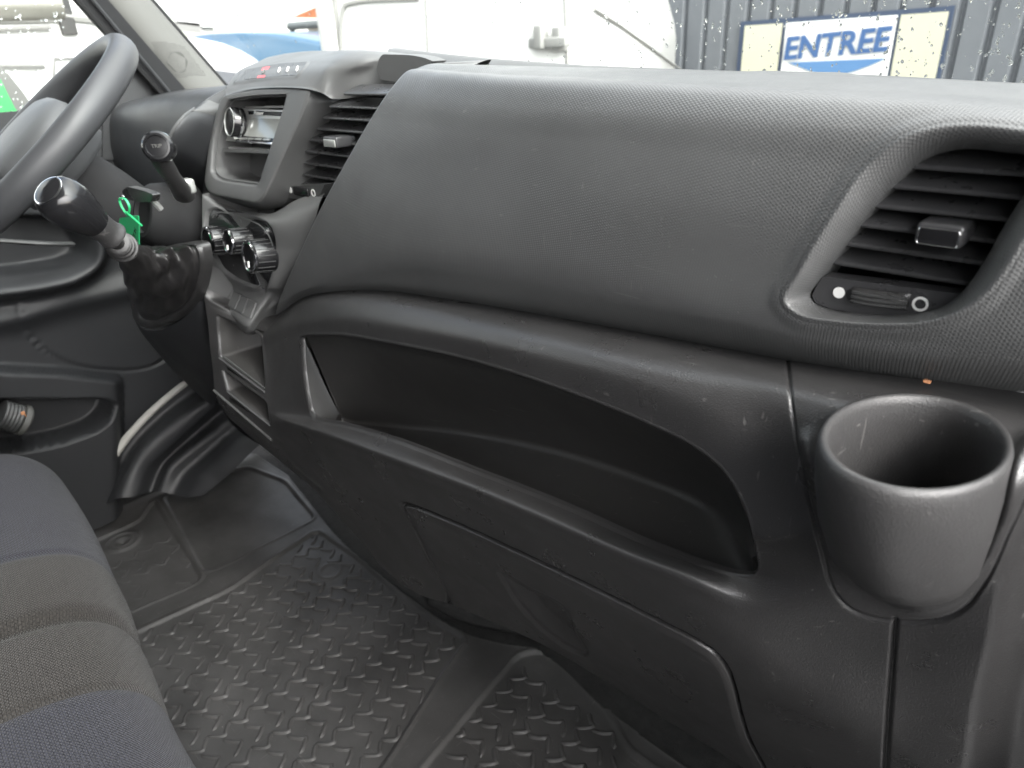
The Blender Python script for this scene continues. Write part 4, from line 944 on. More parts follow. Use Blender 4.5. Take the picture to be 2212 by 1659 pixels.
# a raised line on the frame
lA=X(300,120,xD+.05); lB=X(385,222,xD+.05); MB().tube([lA+(lA-lB)*2.,lB+(lB-lA)*.3],.004,6).build('frame_bead',M['door'],DD)
def glassmat():
    m=bpy.data.materials.new('clear_glass'); m.use_nodes=True; n=m.node_tree; n.nodes.clear(); lk=n.links.new
    o=n.nodes.new('ShaderNodeOutputMaterial'); mixs=n.nodes.new('ShaderNodeMixShader'); t=n.nodes.new('ShaderNodeBsdfTransparent'); g_=n.nodes.new('ShaderNodeBsdfGlossy'); g_.inputs['Roughness'].default_value=.01
    t.inputs['Color'].default_value=(.94,.96,.95,1); fz=n.nodes.new('ShaderNodeFresnel'); fz.inputs['IOR'].default_value=1.35
    ge=n.nodes.new('ShaderNodeNewGeometry'); sb=n.nodes.new('ShaderNodeMath'); sb.operation='SUBTRACT'; sb.inputs[0].default_value=1; lk(ge.outputs['Backfacing'],sb.inputs[1]); mu=n.nodes.new('ShaderNodeMath'); mu.operation='MULTIPLY'; lk(fz.outputs[0],mu.inputs[0]); lk(sb.outputs[0],mu.inputs[1]); mu2=n.nodes.new('ShaderNodeMath'); mu2.operation='MULTIPLY'; mu2.inputs[1].default_value=.6; lk(mu.outputs[0],mu2.inputs[0]); lk(mu2.outputs[0],mixs.inputs[0]); lk(t.outputs[0],mixs.inputs[1]); lk(g_.outputs[0],mixs.inputs[2]); lk(mixs.outputs[0],o.inputs['Surface']); return m
M['glass']=glassmat()
MB().prism([p+A(-.004,0,0) for p in gw],(-.004,0,0)).build('window_pane',M['glass'],DD,smooth=False)
# thing in the pocket
RO=thing('ribbed_roll','grey ribbed roll with a cream and orange end cap, in the driver door pocket','roll')
rc=X(40,905,xD+.05)
rax=X(80,915,xD+.05)-X(20,900,xD+.05); rax/=np.linalg.norm(rax)
MB().lathe(rc-rax*.035,rax,[(.030+(.0015 if i%2 else 0),i*.0035) for i in range(11)],32).build('ribbed_body',M['hardg'],RO)
MB().lathe(rc+rax*.002,rax,[(.031,0),(.033,.004),(.033,.010),(.029,.014)],32).build('end_cap',M['pillar'],RO)
MB().box(rc+rax*.010+A(.02,-.0,.022),(.006,.004,.006),bev=.001).build('orange_sticker',M['copper'],RO)
# ================================================================== pillar, seal, kick panel
PT=thing('pillar_trim','light grey windscreen pillar trim with a perforated speaker grille','pillar trim')
xp=-1.66
def line3(u0,v0,u1,v1,x,ts): a=X(u0,v0,x); b=X(u1,v1,x); return [a+(b-a)*t for t in ts]
ts=np.linspace(-2.6,1.12,40)
Lp=np.array(line3(218,0,420,232,xp-.0,ts)); Rp=np.array(line3(326,0,485,183,xp-.02,ts)); 
rows=[Lp+A(-.03,-.01,-.01),Lp]
for t in (.08,.2,.4,.6,.8,.92): rows.append(blend(Lp,Rp,t)+A(1,0,.1)*.022*math.sin(math.pi*min(1,t*1.0))**.7)
rows+= [Rp,Rp+A(-.03,.01,.0)]
pt_=loft('trim_panel',rows,M['pillar'],PT)
MB().tube(Rp+A(-.004,.004,0),.005,8).build('glass_seal',M['black'],PT)
# speaker grille: tiny holes as dark dots
bvp=BVHTree.FromPolygons([Vector(v.co) for v in pt_.data.vertices],[tuple(p.vertices) for p in pt_.data.polygons])
def hitp(u,v,off=0):
    h=bvp.ray_cast(Vector(CAM),Vector(ray(u,v)))
    if h[0] is None: return None
    n=np.array(h[1]); n=n if n@(CAM-np.array(h[0]))>0 else -n; return np.array(h[0])+n*off
gr=roundpoly([(324,90),(362,90),(398,98),(449,166),(378,168),(340,125)],[4,10,8,4,4,10],60)
m=MB(); 
for i,u in enumerate(np.arange(320,452,3.4)):
    for j,v in enumerate(np.arange(88,170,3.4)):
        uu=u+(1.7 if j%2 else 0)
        if sdist(np.array([[uu,v]]),gr)[0]>1.0:
            p=hitp(uu,v,.0003)
            if p is not None:
                n=-ray(uu,v); m.lathe(p,n,[(.00085,0),(.0008,.0002)],6)
m.build('speaker_grille',mat('grille_hole',(.025,.025,.024),.8),PT,smooth=False)
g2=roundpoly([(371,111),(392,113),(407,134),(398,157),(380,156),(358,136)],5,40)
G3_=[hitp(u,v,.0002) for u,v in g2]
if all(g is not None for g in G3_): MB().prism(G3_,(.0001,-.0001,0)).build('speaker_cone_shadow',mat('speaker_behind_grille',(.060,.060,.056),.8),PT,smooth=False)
SL=thing('door_sill','curved cream painted door sill edge beside the footwell','door sill')
sc=curve([X(u,v,-1.66) for u,v in [(206,1088),(213,1062),(222,1035),(232,1010),(243,990),(262,962),(288,930),(320,896),(360,860),(395,832),(432,808)]],60)
MB().tube(sc,np.interp(np.linspace(0,1,60),[0,.18,.22,.3,1],[.003,.0035,.008,.0095,.0075]),10).build('sill_edge',M['seal'],SL)
KP=thing('kick_panel','moulded black footwell trim with three soft ridges, between the sill and the mat','kick panel')
kr=[[(206,1092,-1.67),(236,1010,-1.67),(290,932,-1.67),(365,860,-1.67),(440,812,-1.67)],
    [(226,1090,-1.65),(250,1028,-1.66),(298,955,-1.66),(375,882,-1.66),(450,828,-1.66)],
    [(250,1078,-1.60),(282,1010,-1.61),(318,962,-1.61),(378,912,-1.61),(455,855,-1.61)],
    [(290,1072,-1.585),(315,1012,-1.60),(350,975,-1.60),(408,925,-1.60),(468,870,-1.60)],
    [(326,1062,-1.60),(352,1003,-1.62),(376,978,-1.62),(425,935,-1.62),(480,888,-1.62)],
    [(343,1062,-1.56),(366,1010,-1.565),(392,986,-1.565),(440,948,-1.565),(494,908,-1.565)],
    [(376,1068,-1.54),(400,1022,-1.55),(425,1000,-1.55),(465,965,-1.55),(510,925,-1.55)],
    [(404,1074,-1.50),(432,1028,-1.50),(456,1008,-1.50),(490,975,-1.50),(528,940,-1.50)],
    [(440,1070,-1.47),(470,1045,-1.46),(500,1020,-1.46),(530,990,-1.46),(560,960,-1.46)]]
kk=np.array([curve([X(*p) for p in r],50) for r in kr]); kq=np.array([cub(np.arange(9.),kk[:,i],np.linspace(0,8,90)) for i in range(50)]).transpose(1,0,2)
loft('trim_moulding',list(kq),M['door'],KP)
# ================================================================== floor, mat
FLR=MB().box((-.86,.35,-.02),(.95,1.0,.01)).build('floor',M['carpet'],None,smooth=False); tag(FLR,'black carpeted cab floor under the rubber mat','floor',kind='structure')
fb_=loft('bulkhead',[[v3(-1.75,.98,-.02),v3(.3,.98,-.02)],[v3(-1.75,.98,.5),v3(.3,.98,.5)],[v3(-1.75,.9,.9),v3(.3,.9,.9)]],M['carpet'],None,smooth=False)
tag(fb_,'dark carpeted bulkhead behind the footwell','bulkhead',kind='structure')
MT=thing('floor_mat','worn black rubber floor mat with zigzag tread and raised dividing strips','floor mat')
nx_,ny_=620,330
gx_,gy_=np.linspace(-1.72,-.10,nx_),np.linspace(-.12,.70,ny_)
GX,GY=np.meshgrid(gx_,gy_); Pm=np.stack([GX.ravel(),GY.ravel()],1)
def fl(L_): return np.array([Z(u,v,0.0)[:2] for u,v in L_])
c8=lambda x,y:(190.1+x/3.7646,864.1+y/3.7646)
S_smooth=roundpoly(fl([c8(620,800),c8(960,1430),c8(1850,975),c8(1600,680),c8(1300,560),c8(900,660)]),[.02,.03,.02,.02,.02,.02],120)
S_dt=roundpoly(fl([c8(540,830),c8(935,1480),c8(840,1600)])[:2].tolist()+[[-1.33,.16],[-1.34,-.10],[-1.62,-.10],[-1.62,.35]],[.02,.02,.02,.02,.02,.02],120)
S_mid=roundpoly(fl([c8(1120,1585),c8(1860,1075),(770,1210),(905,1330),(1010,1385),(985,1410)]).tolist()+[[-.66,.34],[-.66,-.08],[-1.22,-.08],[-1.25,.20]],[.03,.02,.02,.02,.03,.02,.02,.02,.02,.03],160)
S_r=roundpoly(fl([(1120,1420),(1165,1412),(1260,1425)]).tolist()+[[-.40,.62],[-.12,.62],[-.12,-.1],[-.60,-.1],[-.597,.30]],[.015,.03,.01,.02,.02,.02,.02,.02],160)
hgt=np.full(len(Pm),.006)
secs=[S_smooth,S_dt,S_mid,S_r]; sds=[sdist(Pm,G) for G in secs]
for sd in sds:
    hgt-= .004*sstep(-.002,.003,sd)
    hgt+= .0022*np.exp(-((sd+.0055)/.0035)**2)       # raised bead along the strip edges
hgt+= .0012*np.exp(-((sds[0]-0.0)/.002)**2)*0
front=fl([(205,1120),(341,1048),(520,985),(578,987),(640,1050),(700,1125),(743,1176),(900,1290),(960,1335),(1010,1372),(1080,1393),(1165,1410),(1250,1440)])
# worn waviness
hgt+= .0012*np.sin(Pm[:,0]*23+np.sin(Pm[:,1]*17)*2)*np.sin(Pm[:,1]*19+1)
# ring of the mat fixing
rc_=fl([(265,1172)])[0]; rr_=np.hypot(*(Pm-rc_).T); hgt+= .004*np.exp(-((rr_-.034)/.006)**2)+.002*np.exp(-((rr_-.018)/.005)**2)-.006*np.exp(-(rr_/.008)**2)
rc2=fl([(713,1235)])[0]; rr2=np.hypot(*(Pm-rc2).T); hgt+= .0018*np.exp(-((rr2-.022)/.004)**2)
Vm=np.column_stack([Pm,hgt]); Fm=np.array(gridF(ny_,nx_))
# cut away beyond the front edge
mat_edge=curve(np.vstack([[-1.72,.47],fl([(205,1100),(341,1040)]),fl([(520,985),(578,987),(640,1052),(743,1176),(842,1262),(905,1310)]),fl([(955,1345),(1010,1374),(1080,1393),(1165,1410)]),[[-.45,.66],[-.10,.66]]]),200)
ye=np.interp(Pm[:,0],mat_edge[:,0],mat_edge[:,1]); ye=np.minimum(ye,.69)
Vm[:,2]+= .0015*np.exp(-((ye-Pm[:,1])/.004)**2)
Vm[:,1]=np.where(Pm[:,1]>ye-.0,ye,Vm[:,1]); Vm[:,2]=np.where(Pm[:,1]>ye,.001,Vm[:,2])
keep=~(Pm[:,1][Fm]>ye[Fm]+.004).all(1)
V_=[tuple(v) for v in Vm]; F_=[tuple(f) for f in Fm[keep]]
# tread marks
def ridge(P,w=.0033,h=.0030):
    P=np.asarray(P,float); n=len(P); T=np.gradient(P,axis=0); T/=np.linalg.norm(T,axis=1)[:,None]; Nn=np.stack([-T[:,1],T[:,0]],1)
    rows=[]
    for i in range(n):
        k=1 if 0<i<n-1 else .35; z=.0012
        rows+= [(*(P[i]-Nn[i]*w*k*1.3),z),(*(P[i]-Nn[i]*w*.62*k),z+h*k),(*(P[i]+Nn[i]*w*.62*k),z+h*k),(*(P[i]+Nn[i]*w*k*1.3),z)]
    o=len(V_); V_.extend(rows)
    for i in range(n-1):
        for j in range(3): a=o+i*4+j; F_.append((a,a+4,a+5,a+1))
def seg(a,b,bow,n=7):
    a,b=np.array(a),np.array(b); t=np.linspace(0,1,n)[:,None]; d=b-a; nn=np.array([-d[1],d[0]]); return a+d*t+nn*bow*4*t*(1-t)
PY_,PX_=.0373,.0735
_SD={id(G):sd.reshape(ny_,nx_) for G,sd in zip(secs,sds)}
def okpt(p,sects,mg=.006):
    i=int(round((p[0]-gx_[0])/(gx_[1]-gx_[0]))); j=int(round((p[1]-gy_[0])/(gy_[1]-gy_[0])))
    if not (0<=i<nx_ and 0<=j<ny_): return False
    return any(_SD[id(G)][j,i]>mg for G in sects)
for i in range(-1,24):
    for j in range(-3,20):
        x0=-1.635+i*PX_; y0=-.10+j*PY_+ (i%2)*.0
        a=np.array([x0,y0+.006]); b=a+[.029,.019]; c=b+[.0175,-.0235]
        pts=np.vstack([seg(a,b,-.10),seg(b,c,.06)[1:]]); z0=np.array([x0+.0475+.002,y0-.008]); z1=z0+[.0215,.021]; z2=z0+[.002,PY_-.0]
        zz_=np.vstack([seg(z0,z1,-.08),seg(z1,z2,.06)[1:]])
        for q in (pts,zz_):
            ctr=q.mean(0)
            wear=okpt(ctr,[S_dt],0)
            if wear and (random.random()<.35 or np.hypot(*(ctr-rc_))<.06): continue
            if okpt(ctr,[S_mid,S_r,S_dt],.004):
                k=[okpt(p,[S_mid,S_r,S_dt],.002) for p in q]; q=q[np.array(k)]
                if len(q)>3 and np.hypot(*(ctr-rc2))>.032: ridge(q,.0036,.0036*(.5 if wear else 1))
mt=mesh('mat_sheet',V_,F_,M['rubber'],MT)
# carpet tuft showing in the gap behind the mat
cp=[fl([(935,1310),(960,1328),(1005,1345),(1060,1360),(1120,1368),(1180,1385)])]
tu=curve([Z(u,v,.02) for u,v in [(925,1300),(970,1322),(1020,1340),(1080,1352),(1130,1360),(1200,1378)]],30)
MB().tube(tu+A(0,.02,0),.026,12,flat=.7).build('carpet_roll',M['carpet'],None)
o=bpy.data.objects['carpet_roll']; tag(o,'rolled black carpet edge in the gap between mat and dashboard','carpet')
# ================================================================== seat
ST_=thing('bench_seat','passenger bench seat in woven fabric with blue grey sides and a brown grey centre','seat')
def seatmat():
    m=mat('seat_fabric',(.1,.1,.1),.9,bump='weave',bstr=.55,bdist=.0011,spec=.2); n=m.node_tree; lk=n.links.new; b=n.nodes['Principled BSDF']
    t=n.nodes.new('ShaderNodeTexCoord'); sp=n.nodes.new('ShaderNodeSeparateXYZ'); lk(t.outputs['Object'],sp.inputs[0])
    r=n.nodes.new('ShaderNodeValToRGB'); r.color_ramp.interpolation='CONSTANT'
    mr=n.nodes.new('ShaderNodeMapRange'); mr.inputs['From Min'].default_value=-1.2; mr.inputs['From Max'].default_value=.2; lk(sp.outputs['X'],mr.inputs['Value']); lk(mr.outputs['Result'],r.inputs['Fac'])
    BL=(.0165,.0172,.0235,1); BR=(.0190,.0172,.0155,1)
    e=r.color_ramp.elements; e[0].color=BL; e[0].position=0; e[1].color=BR; e[1].position=(-.855+1.2)/1.4; k=e.new((-.605+1.2)/1.4); k.color=BL
    uvn=n.nodes.new('ShaderNodeUVMap'); uvn.uv_map='UV'; nz_=n.nodes.new('ShaderNodeTexNoise'); nz_.inputs['Scale'].default_value=330; nz_.inputs['Detail'].default_value=3; lk(t.outputs['Object'],nz_.inputs['Vector'])
    wv=n.nodes.new('ShaderNodeTexBrick'); wv.inputs['Scale'].default_value=1; wv.inputs['Color1'].default_value=(1.5,1.5,1.5,1); wv.inputs['Color2'].default_value=(1.05,1.05,1.05,1); wv.inputs['Mortar'].default_value=(.32,.32,.32,1)
    wv.inputs['Brick Width'].default_value=.0042; wv.inputs['Row Height'].default_value=.0031; wv.inputs['Mortar Size'].default_value=.0005; wv.inputs['Mortar Smooth'].default_value=.6; lk(uvn.outputs['UV'],wv.inputs['Vector'])
    mm=n.nodes.new('ShaderNodeMix'); mm.data_type='RGBA'; mm.blend_type='MULTIPLY'; mm.inputs['Factor'].default_value=.75; lk(r.outputs['Color'],mm.inputs['A']); lk(wv.outputs['Color'],mm.inputs['B'])
    m2=n.nodes.new('ShaderNodeMix'); m2.data_type='RGBA'; m2.blend_type='MULTIPLY'; m2.inputs['Factor'].default_value=.55; lk(mm.outputs['Result'],m2.inputs['A'])
    q=n.nodes.new('ShaderNodeMapRange'); q.inputs['To Min'].default_value=.5; q.inputs['To Max'].default_value=1.5; lk(nz_.outputs['Fac'],q.inputs['Value'])
    cmb=n.nodes.new('ShaderNodeCombineColor'); 
    for k_ in ('Red','Green','Blue'): lk(q.outputs['Result'],cmb.inputs[k_])
    lk(cmb.outputs['Color'],m2.inputs['B']); lk(m2.outputs['Result'],b.inputs['Base Color'])
    b.inputs['Sheen Weight'].default_value=.10; b.inputs['Sheen Roughness'].default_value=.5
    return m
M['seat']=seatmat()
nsx,nsp=240,160
xs=np.linspace(-1.245,.12,nsx); 
prof=np.array([(-.75,.500),(-.45,.512),(-.25,.515),(-.14,.509),(-.075,.496),(-.035,.476),(-.010,.446),(0,.405),(-.004,.36),(-.02,.31),(-.045,.25),(-.08,.20)],float)
tp_=chord(prof); pr=cub(tp_,prof,np.linspace(tp_[0],tp_[-1],nsp)); ul=np.r_[0,np.cumsum(np.linalg.norm(np.diff(pr,axis=0),axis=1))]
yF=cub(np.array([-1.2,-1.0,-.78,-.60,-.435,.2]),np.array([[.168],[.155],[.124],[.096],[.087],[.08]]),xs)[:,0]
G=np.empty((nsp,nsx,3))
pn=np.gradient(pr,axis=0); pn=np.stack([-pn[:,1],pn[:,0]],1); pn/=np.linalg.norm(pn,axis=1)[:,None]; pn*=np.sign(pn[0,1]) 
for i,x in enumerate(xs):
    e=max(0,(-1.13-x)/.115); endd=-.075*(1-math.sqrt(max(0,1-min(1,e)**2.2)))
    gro=-.010*math.exp(-((x+.727)/.010)**2)+.003*math.exp(-((x+.66)/.05)**2)+.003*math.exp(-((x+.80)/.05)**2)-.003*math.exp(-((x+.605)/.004)**2)-.003*math.exp(-((x+.855)/.004)**2)
    o_=endd+gro
    G[:,i,0]=x; G[:,i,1]=yF[i]+pr[:,0]+pn[:,0]*o_; G[:,i,2]=pr[:,1]+pn[:,1]*o_
    if e>0: G[:,i,0]=x+.0*e
uvs=np.stack(np.broadcast_arrays(xs[None,:],ul[:,None]),-1).reshape(-1,2)
mesh('seat_cushion',G.reshape(-1,3),gridF(nsp,nsx),M['seat'],ST_,uv=uvs)
MB().box((-.5,-.3,.14),(.58,.33,.13),bev=.02).build('seat_base',M['hard'],ST_)
MB().box((-.5,-.62,.85),(.60,.06,.36),bev=.05).build('seat_backrest',M['seat'],ST_).data.uv_layers.new(name='UV')
DS=thing('driver_seat','dark driver seat side bolster at the left edge behind the bench seat','seat')
m=MB(); m.box((-1.43,-.13,.50),(.25,.25,.09),bev=.07); m.build('seat_bolster',M['door'],DS)
# ================================================================== cab shell
CS=thing('cab_roof','pale cab headliner over the seats','ceiling'); CS['kind']='structure'
M['liner']=mat('headliner',(.34,.34,.32),.9)
MB().box((-.66,-.38,1.81),(1.15,.60,.02)).build('headliner',M['liner'],CS,smooth=False)
MB().box((-.66,-.99,.85),(1.15,.02,1.0)).build('rear_partition',M['door'],CS,smooth=False)
MB().box((-1.80,-.4,.40),(.02,.9,.52)).build('outer_left_skin',M['door'],CS,smooth=False)
MB().box((-.86,1.05,.40),(.95,.02,.53)).build('front_skin',M['black'],CS,smooth=False)
MB().box((-.86,.3,-.10),(.95,1.0,.03)).build('under_floor',M['black'],CS,smooth=False)
MB().prism([v3(.13,1.0,.0),v3(.13,.40,.0),v3(.13,.40,.93),v3(.13,1.0,.93)],(.03,0,0)).build('right_dash_end',M['door'],CS,smooth=False)
PD=thing('unseen_door_blocker','unseen dark door panel beside the camera, added to block low light','door')  # added out of view to keep low light out of the cab
MB().box((.50,-.25,.35),(.03,.75,.50),bev=.02).build('door_panel',M['door'],PD)
MB().box((.50,-.25,1.74),(.03,.75,.06),bev=.01).build('window_frame',M['door'],PD)
# ================================================================== windscreen
WS=thing('windscreen','clear windscreen above the dashboard, wet with raindrops','windscreen')
a0,a1=v3(-1.70,.93,.90),v3(.40,.93,.90); b0,b1=v3(-1.70,.22,1.80),v3(.40,.22,1.80)
MB().prism([a0,a1,b1,b0],(0,.004,.003)).build('glass_pane',M['glass'],WS,smooth=False)
wn_=np.cross(a1-a0,b0-a0); wn_/=np.linalg.norm(wn_); wn_=wn_ if wn_[1]>0 else -wn_
m=bpy.data.materials.new('rain_water'); m.use_nodes=True; b=m.node_tree.nodes['Principled BSDF']; b.inputs['Transmission Weight'].default_value=1; b.inputs['IOR'].default_value=1.33; b.inputs['Roughness'].default_value=.02; M['water']=m
mb=MB(); r2=random.Random(3); sl=(b0-a0)/np.linalg.norm(b0-a0)
def drop(c,r,el,ang,nrm_):
    e1=(A(1,0,0)-nrm_*nrm_[0]) if abs(nrm_[0])<.9 else A(0,1,0); e1/=np.linalg.norm(e1); e2=np.cross(nrm_,e1); d1=e1*math.cos(ang)+e2*math.sin(ang); d2=np.cross(nrm_,d1)
    rows=[]
    for k_,(rr,hh) in enumerate(((1,.0),(.85,.35),(.5,.55),(.15,.62))):
        rows.append([c+d1*rr*r*math.cos(t)*(1+.25*math.sin(3*t+ang*5))+d2*rr*r*el*math.sin(t)+nrm_*hh*r for t in np.linspace(0,2*np.pi,11)[:-1]])
    mb.add(np.vstack(rows),gridF(4,10,True)+[tuple(range(30,40))])
pw,wn2=a0,wn_
for k_ in range(620):
    u,v=r2.uniform(330,2230),r2.uniform(-10,190)
    if u<1450 and r2.random()<.45: continue
    d=ray(u,v); t=((a0+wn_*.005-CAM)@wn_)/(d@wn_); c=CAM+d*t
    if c[0]<-1.68: continue
    r=r2.choice([.0005,.0007,.0009,.0012,.0016])*(1.1 if u>1500 else 1.0)
    drop(c,r,r2.uniform(1.1,2.6),r2.uniform(-.4,.5)+.2,wn_)
    if r2.random()<.3: drop(c+A(r2.uniform(-.003,.003),0,.003)-wn_*0,r*.7,r2.uniform(1.,2.2),r2.uniform(-.5,.8),wn_)
for k_ in range(150):
    u,v=r2.uniform(0,150),r2.uniform(-5,300); c=X(u,v,xD-.0085); drop(c,r2.choice([.0012,.0016,.0022]),1.4,r2.uniform(0,3),A(-1,0,0))
o=mb.build('raindrops',M['water'],None); tag(o,'scattered raindrops on the outside of the windscreen and side window','raindrops',kind='stuff')

# ================================================================== outside
ZG=-.65
g=MB().box((0,60,ZG-.05),(150,150,.05)).build('ground',mat('wet_asphalt',(.10,.10,.10),.6,var=.3,vscale=.5),None,smooth=False); tag(g,'grey asphalt yard outside','ground',kind='structure')
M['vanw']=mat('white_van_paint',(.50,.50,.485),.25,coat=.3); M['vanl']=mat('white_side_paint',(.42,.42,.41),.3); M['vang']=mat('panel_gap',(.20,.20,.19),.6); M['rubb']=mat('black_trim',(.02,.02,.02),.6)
M['tyre']=mat('tyre',(.02,.02,.02),.8)
# warehouse
WH=thing('warehouse','grey blue ribbed metal warehouse with a glazed entrance beyond the windscreen','warehouse')
M['clad']=mat('grey_cladding',(.105,.112,.122),.5,var=.05); M['wframe']=mat('blue_grey_frame',(.025,.04,.075),.5); M['pane']=mat('entrance_glass',(.40,.39,.30),.25); M['sgn']=mat('sign_white',(.62,.62,.60),.4); M['sblue']=mat('sign_blue',(.025,.075,.19),.4); M['sblue2']=mat('arrow_blue',(.06,.15,.30),.4)
YW=9.0
base=[];x=-8.2
rowsx=[]
while x<6:
    rowsx+= [(x,0),(x+.20,0),(x+.235,.06),(x+.255,.06)]; x+=.29
R0_=[v3(a,YW+b,ZG) for a,b in rowsx]; R1_=[v3(a,YW+b,5.5) for a,b in rowsx]
loft('wall_cladding',[R0_,R1_],M['clad'],WH,smooth=False)
MB().box((-1,YW+3,2.4),(7.1,2.8,3.0)).build('hall',M['clad'],WH,smooth=False)
sTL,sTR=Y(1607,46,YW-.05),Y(2060,12,YW-.05); sx0,sx1=sTL[0],sTR[0]; zt0,zt1=sTL[2],sTR[2]
def wq(u,v,o=.05): return Y(u,v,YW-o)
# glazing: frame with three lights
zb=-.3
def quad(uL,uR,o,zlow=zb):
    L_=Y(uL,46-(uL-1607)*.075,YW-o); R_=Y(uR,46-(uR-1607)*.075,YW-o); return [L_,R_,v3(R_[0],R_[1],zlow),v3(L_[0],L_[1],zlow)]
MB().prism(quad(1600,2062,.04),(0,.03,0)).build('entrance_frame',M['wframe'],WH,smooth=False)
for a,b in ((1610,1691),(1949,2052)):
    q=quad(a,b,.06); q[0]=q[0]-A(0,0,.05); q[1]=q[1]-A(0,0,.05); MB().prism(q,(0,.015,0)).build('glass_light',M['pane'],WH,smooth=False)
q=quad(1700,1941,.06); q[0]=q[0]-A(0,0,.05); q[1]=q[1]-A(0,0,.05); MB().prism(q,(0,.015,0)).build('sign_panel',M['sgn'],WH,smooth=False)
L_,R_=Y(1700,110,YW-.08),Y(1932,88,YW-.08); hgtl=np.linalg.norm(Y(1815,78,YW)-Y(1815,122,YW))
t_=text('ENTREE',(Y(1800,98,YW-.08)),.335,(R_-L_),(0,0,1),M['sblue'],WH,'sign_lettering',ext=.004,shear=.12,bold=.010)
bb2=np.array([v.co for v in t_.data.vertices]); w_=np.ptp(proj(bb2)[:,0]); h_=np.ptp(proj(bb2)[:,1]); print('TEXT px',w_,h_,proj(bb2).mean(0))
MB().prism([wq(1701,135,.075),wq(1915,126,.075),wq(1875,143,.075),wq(1850,152,.075),wq(1810,164,.075),wq(1770,160,.075),wq(1738,149,.075)],(0,.005,0)).build('sign_arrow',M['sblue2'],WH,smooth=False)
# big white van seen from the rear
VN=thing('white_van','tall white panel van parked just ahead, rear doors and curved flank showing','van')
B=v3(-3.13,4,0); Ac=v3(-4.95,3.2,0); Cc=v3(-5.33,9.0,0)
def col(P,z): return v3(P[0],P[1],z)
dB=(Ac-B)/np.linalg.norm(Ac-B); dS=(Cc-B)/np.linalg.norm(Cc-B)
zt=2.15
# body outline in plan with rounded rear corners, closed by the nose slope
def plan(z,ns=0.,ins=0.):
    nose=B+dS*(5.2-ns); 
    p=[Ac-dB*(.0+ins)+dS*.0,]
    pts=[Ac-dB*.06,B+dB*.10,B+dB*.03+dS*.02,B+dS*.10,B+dS*2.5,nose-dS*.6,nose-dS*.15+dB*.12,nose+dB*.45,nose+dB*1.5,Ac+dS*(5.0-ns),Ac+dS*.08]
    c=sum(pts)/len(pts); return [col(c+(q-c)*(1-ins),z) for q in pts]
rows=[plan(ZG+.35),plan(.2),plan(.9,0),plan(1.0,.02),plan(1.15,.25),plan(1.35,.75,.005),plan(1.7,1.1,.01),plan(2.0,1.3,.03),plan(zt,1.5,.10)]
loft('van_body',rows,M['vanw'],VN,closed=True,cap0=True,cap1=True,sharp=40)
off_=-dS*.012
def rq(u,v,o=0.012):
    # point on the rear face
    d=ray(u,v); n=dS; t=((B-dS*o-CAM)@n)/(d@n); return CAM+d*t
def sq_(u,v,o=.012):
    n=np.cross(dS,A(0,0,1)); n/=np.linalg.norm(n); n=n if n@(CAM-B)>0 else -n; d=ray(u,v); t=((B+n*o-CAM)@n)/(d@n); return CAM+d*t
MB().tube([rq(918,-40,.004),rq(926,140,.004)],.010,6).build('door_gap',M['vang'],VN); MB().tube([rq(1218,-60,.004),rq(1226,150,.004)],.009,6).build('door_gap',M['vang'],VN); MB().tube([rq(722,-60,.004),rq(727,110,.004)],.02,6).build('door_gap',M['vang'],VN); m=MB()
m.tube(curve([rq(739,150,.003),rq(738,40,.003),rq(744,12,.003),rq(760,6,.003),rq(905,-4,.003)],30),.016,6)
m.build('window_recess',M['vang'],VN)
MB().box(rq(706,60,.05),(.05,.05,.9),bev=.02).build('corner_post',mat('grey_corner',(.45,.45,.43),.5),VN)
for uu,vv in ((1168,80),(1208,84)): MB().box(rq(uu,vv,.04),(.035,.04,.07),bev=.01).build('hinge',M['vang'],VN)
MB().box(rq(1186,92,.04),(.16,.03,.03),bev=.01).build('hinge',M['vang'],VN)
MB().tube([sq_(1285,20),sq_(1340,55),sq_(1400,98),sq_(1470,150)],.011,6).build('flank_crease',M['vang'],VN)
for k_,s_ in ((.9,.0),(4.2,.0)):
    MB().lathe(B+dS*k_+A(0,0,ZG+.35)-np.array(dB)*.02,-dB,[(.34,-.2),(.34,0),(.30,.02),(.18,.02)],28).build('wheel',M['tyre'],VN)
# house with tiled roof and gutter
HS=thing('house','cream house corner with orange tiled roof and a grey gutter, left of the white van','house')
M['tile']=mat('orange_roof_tiles',(.40,.14,.06),.8,var=.3,vscale=6); M['ren']=mat('cream_render',(.55,.50,.42),.8); M['gut']=mat('grey_gutter',(.10,.11,.11),.5)
yh=12.
MB().prism([Y(u,v,yh) for u,v in [(665,55),(760,55),(760,190),(665,190)]],(0,4,0)).build('wall',M['ren'],HS,smooth=False)
MB().prism([Y(u,v,yh-.5) for u,v in [(630,38),(700,8),(790,-30),(790,40)]],(0,5,-.0)).build('roof',M['tile'],HS,smooth=False)
MB().tube([Y(626,57,yh-.6),Y(700,51,yh-.6),Y(780,44,yh-.6)],.10,10).build('gutter',M['gut'],HS)
MB().tube(curve([Y(632,60,yh-.6),Y(634,74,yh-.5),Y(650,84,yh-.3),Y(672,90,yh-.1),Y(690,96,yh)],16),.07,8).build('downpipe',M['gut'],HS)
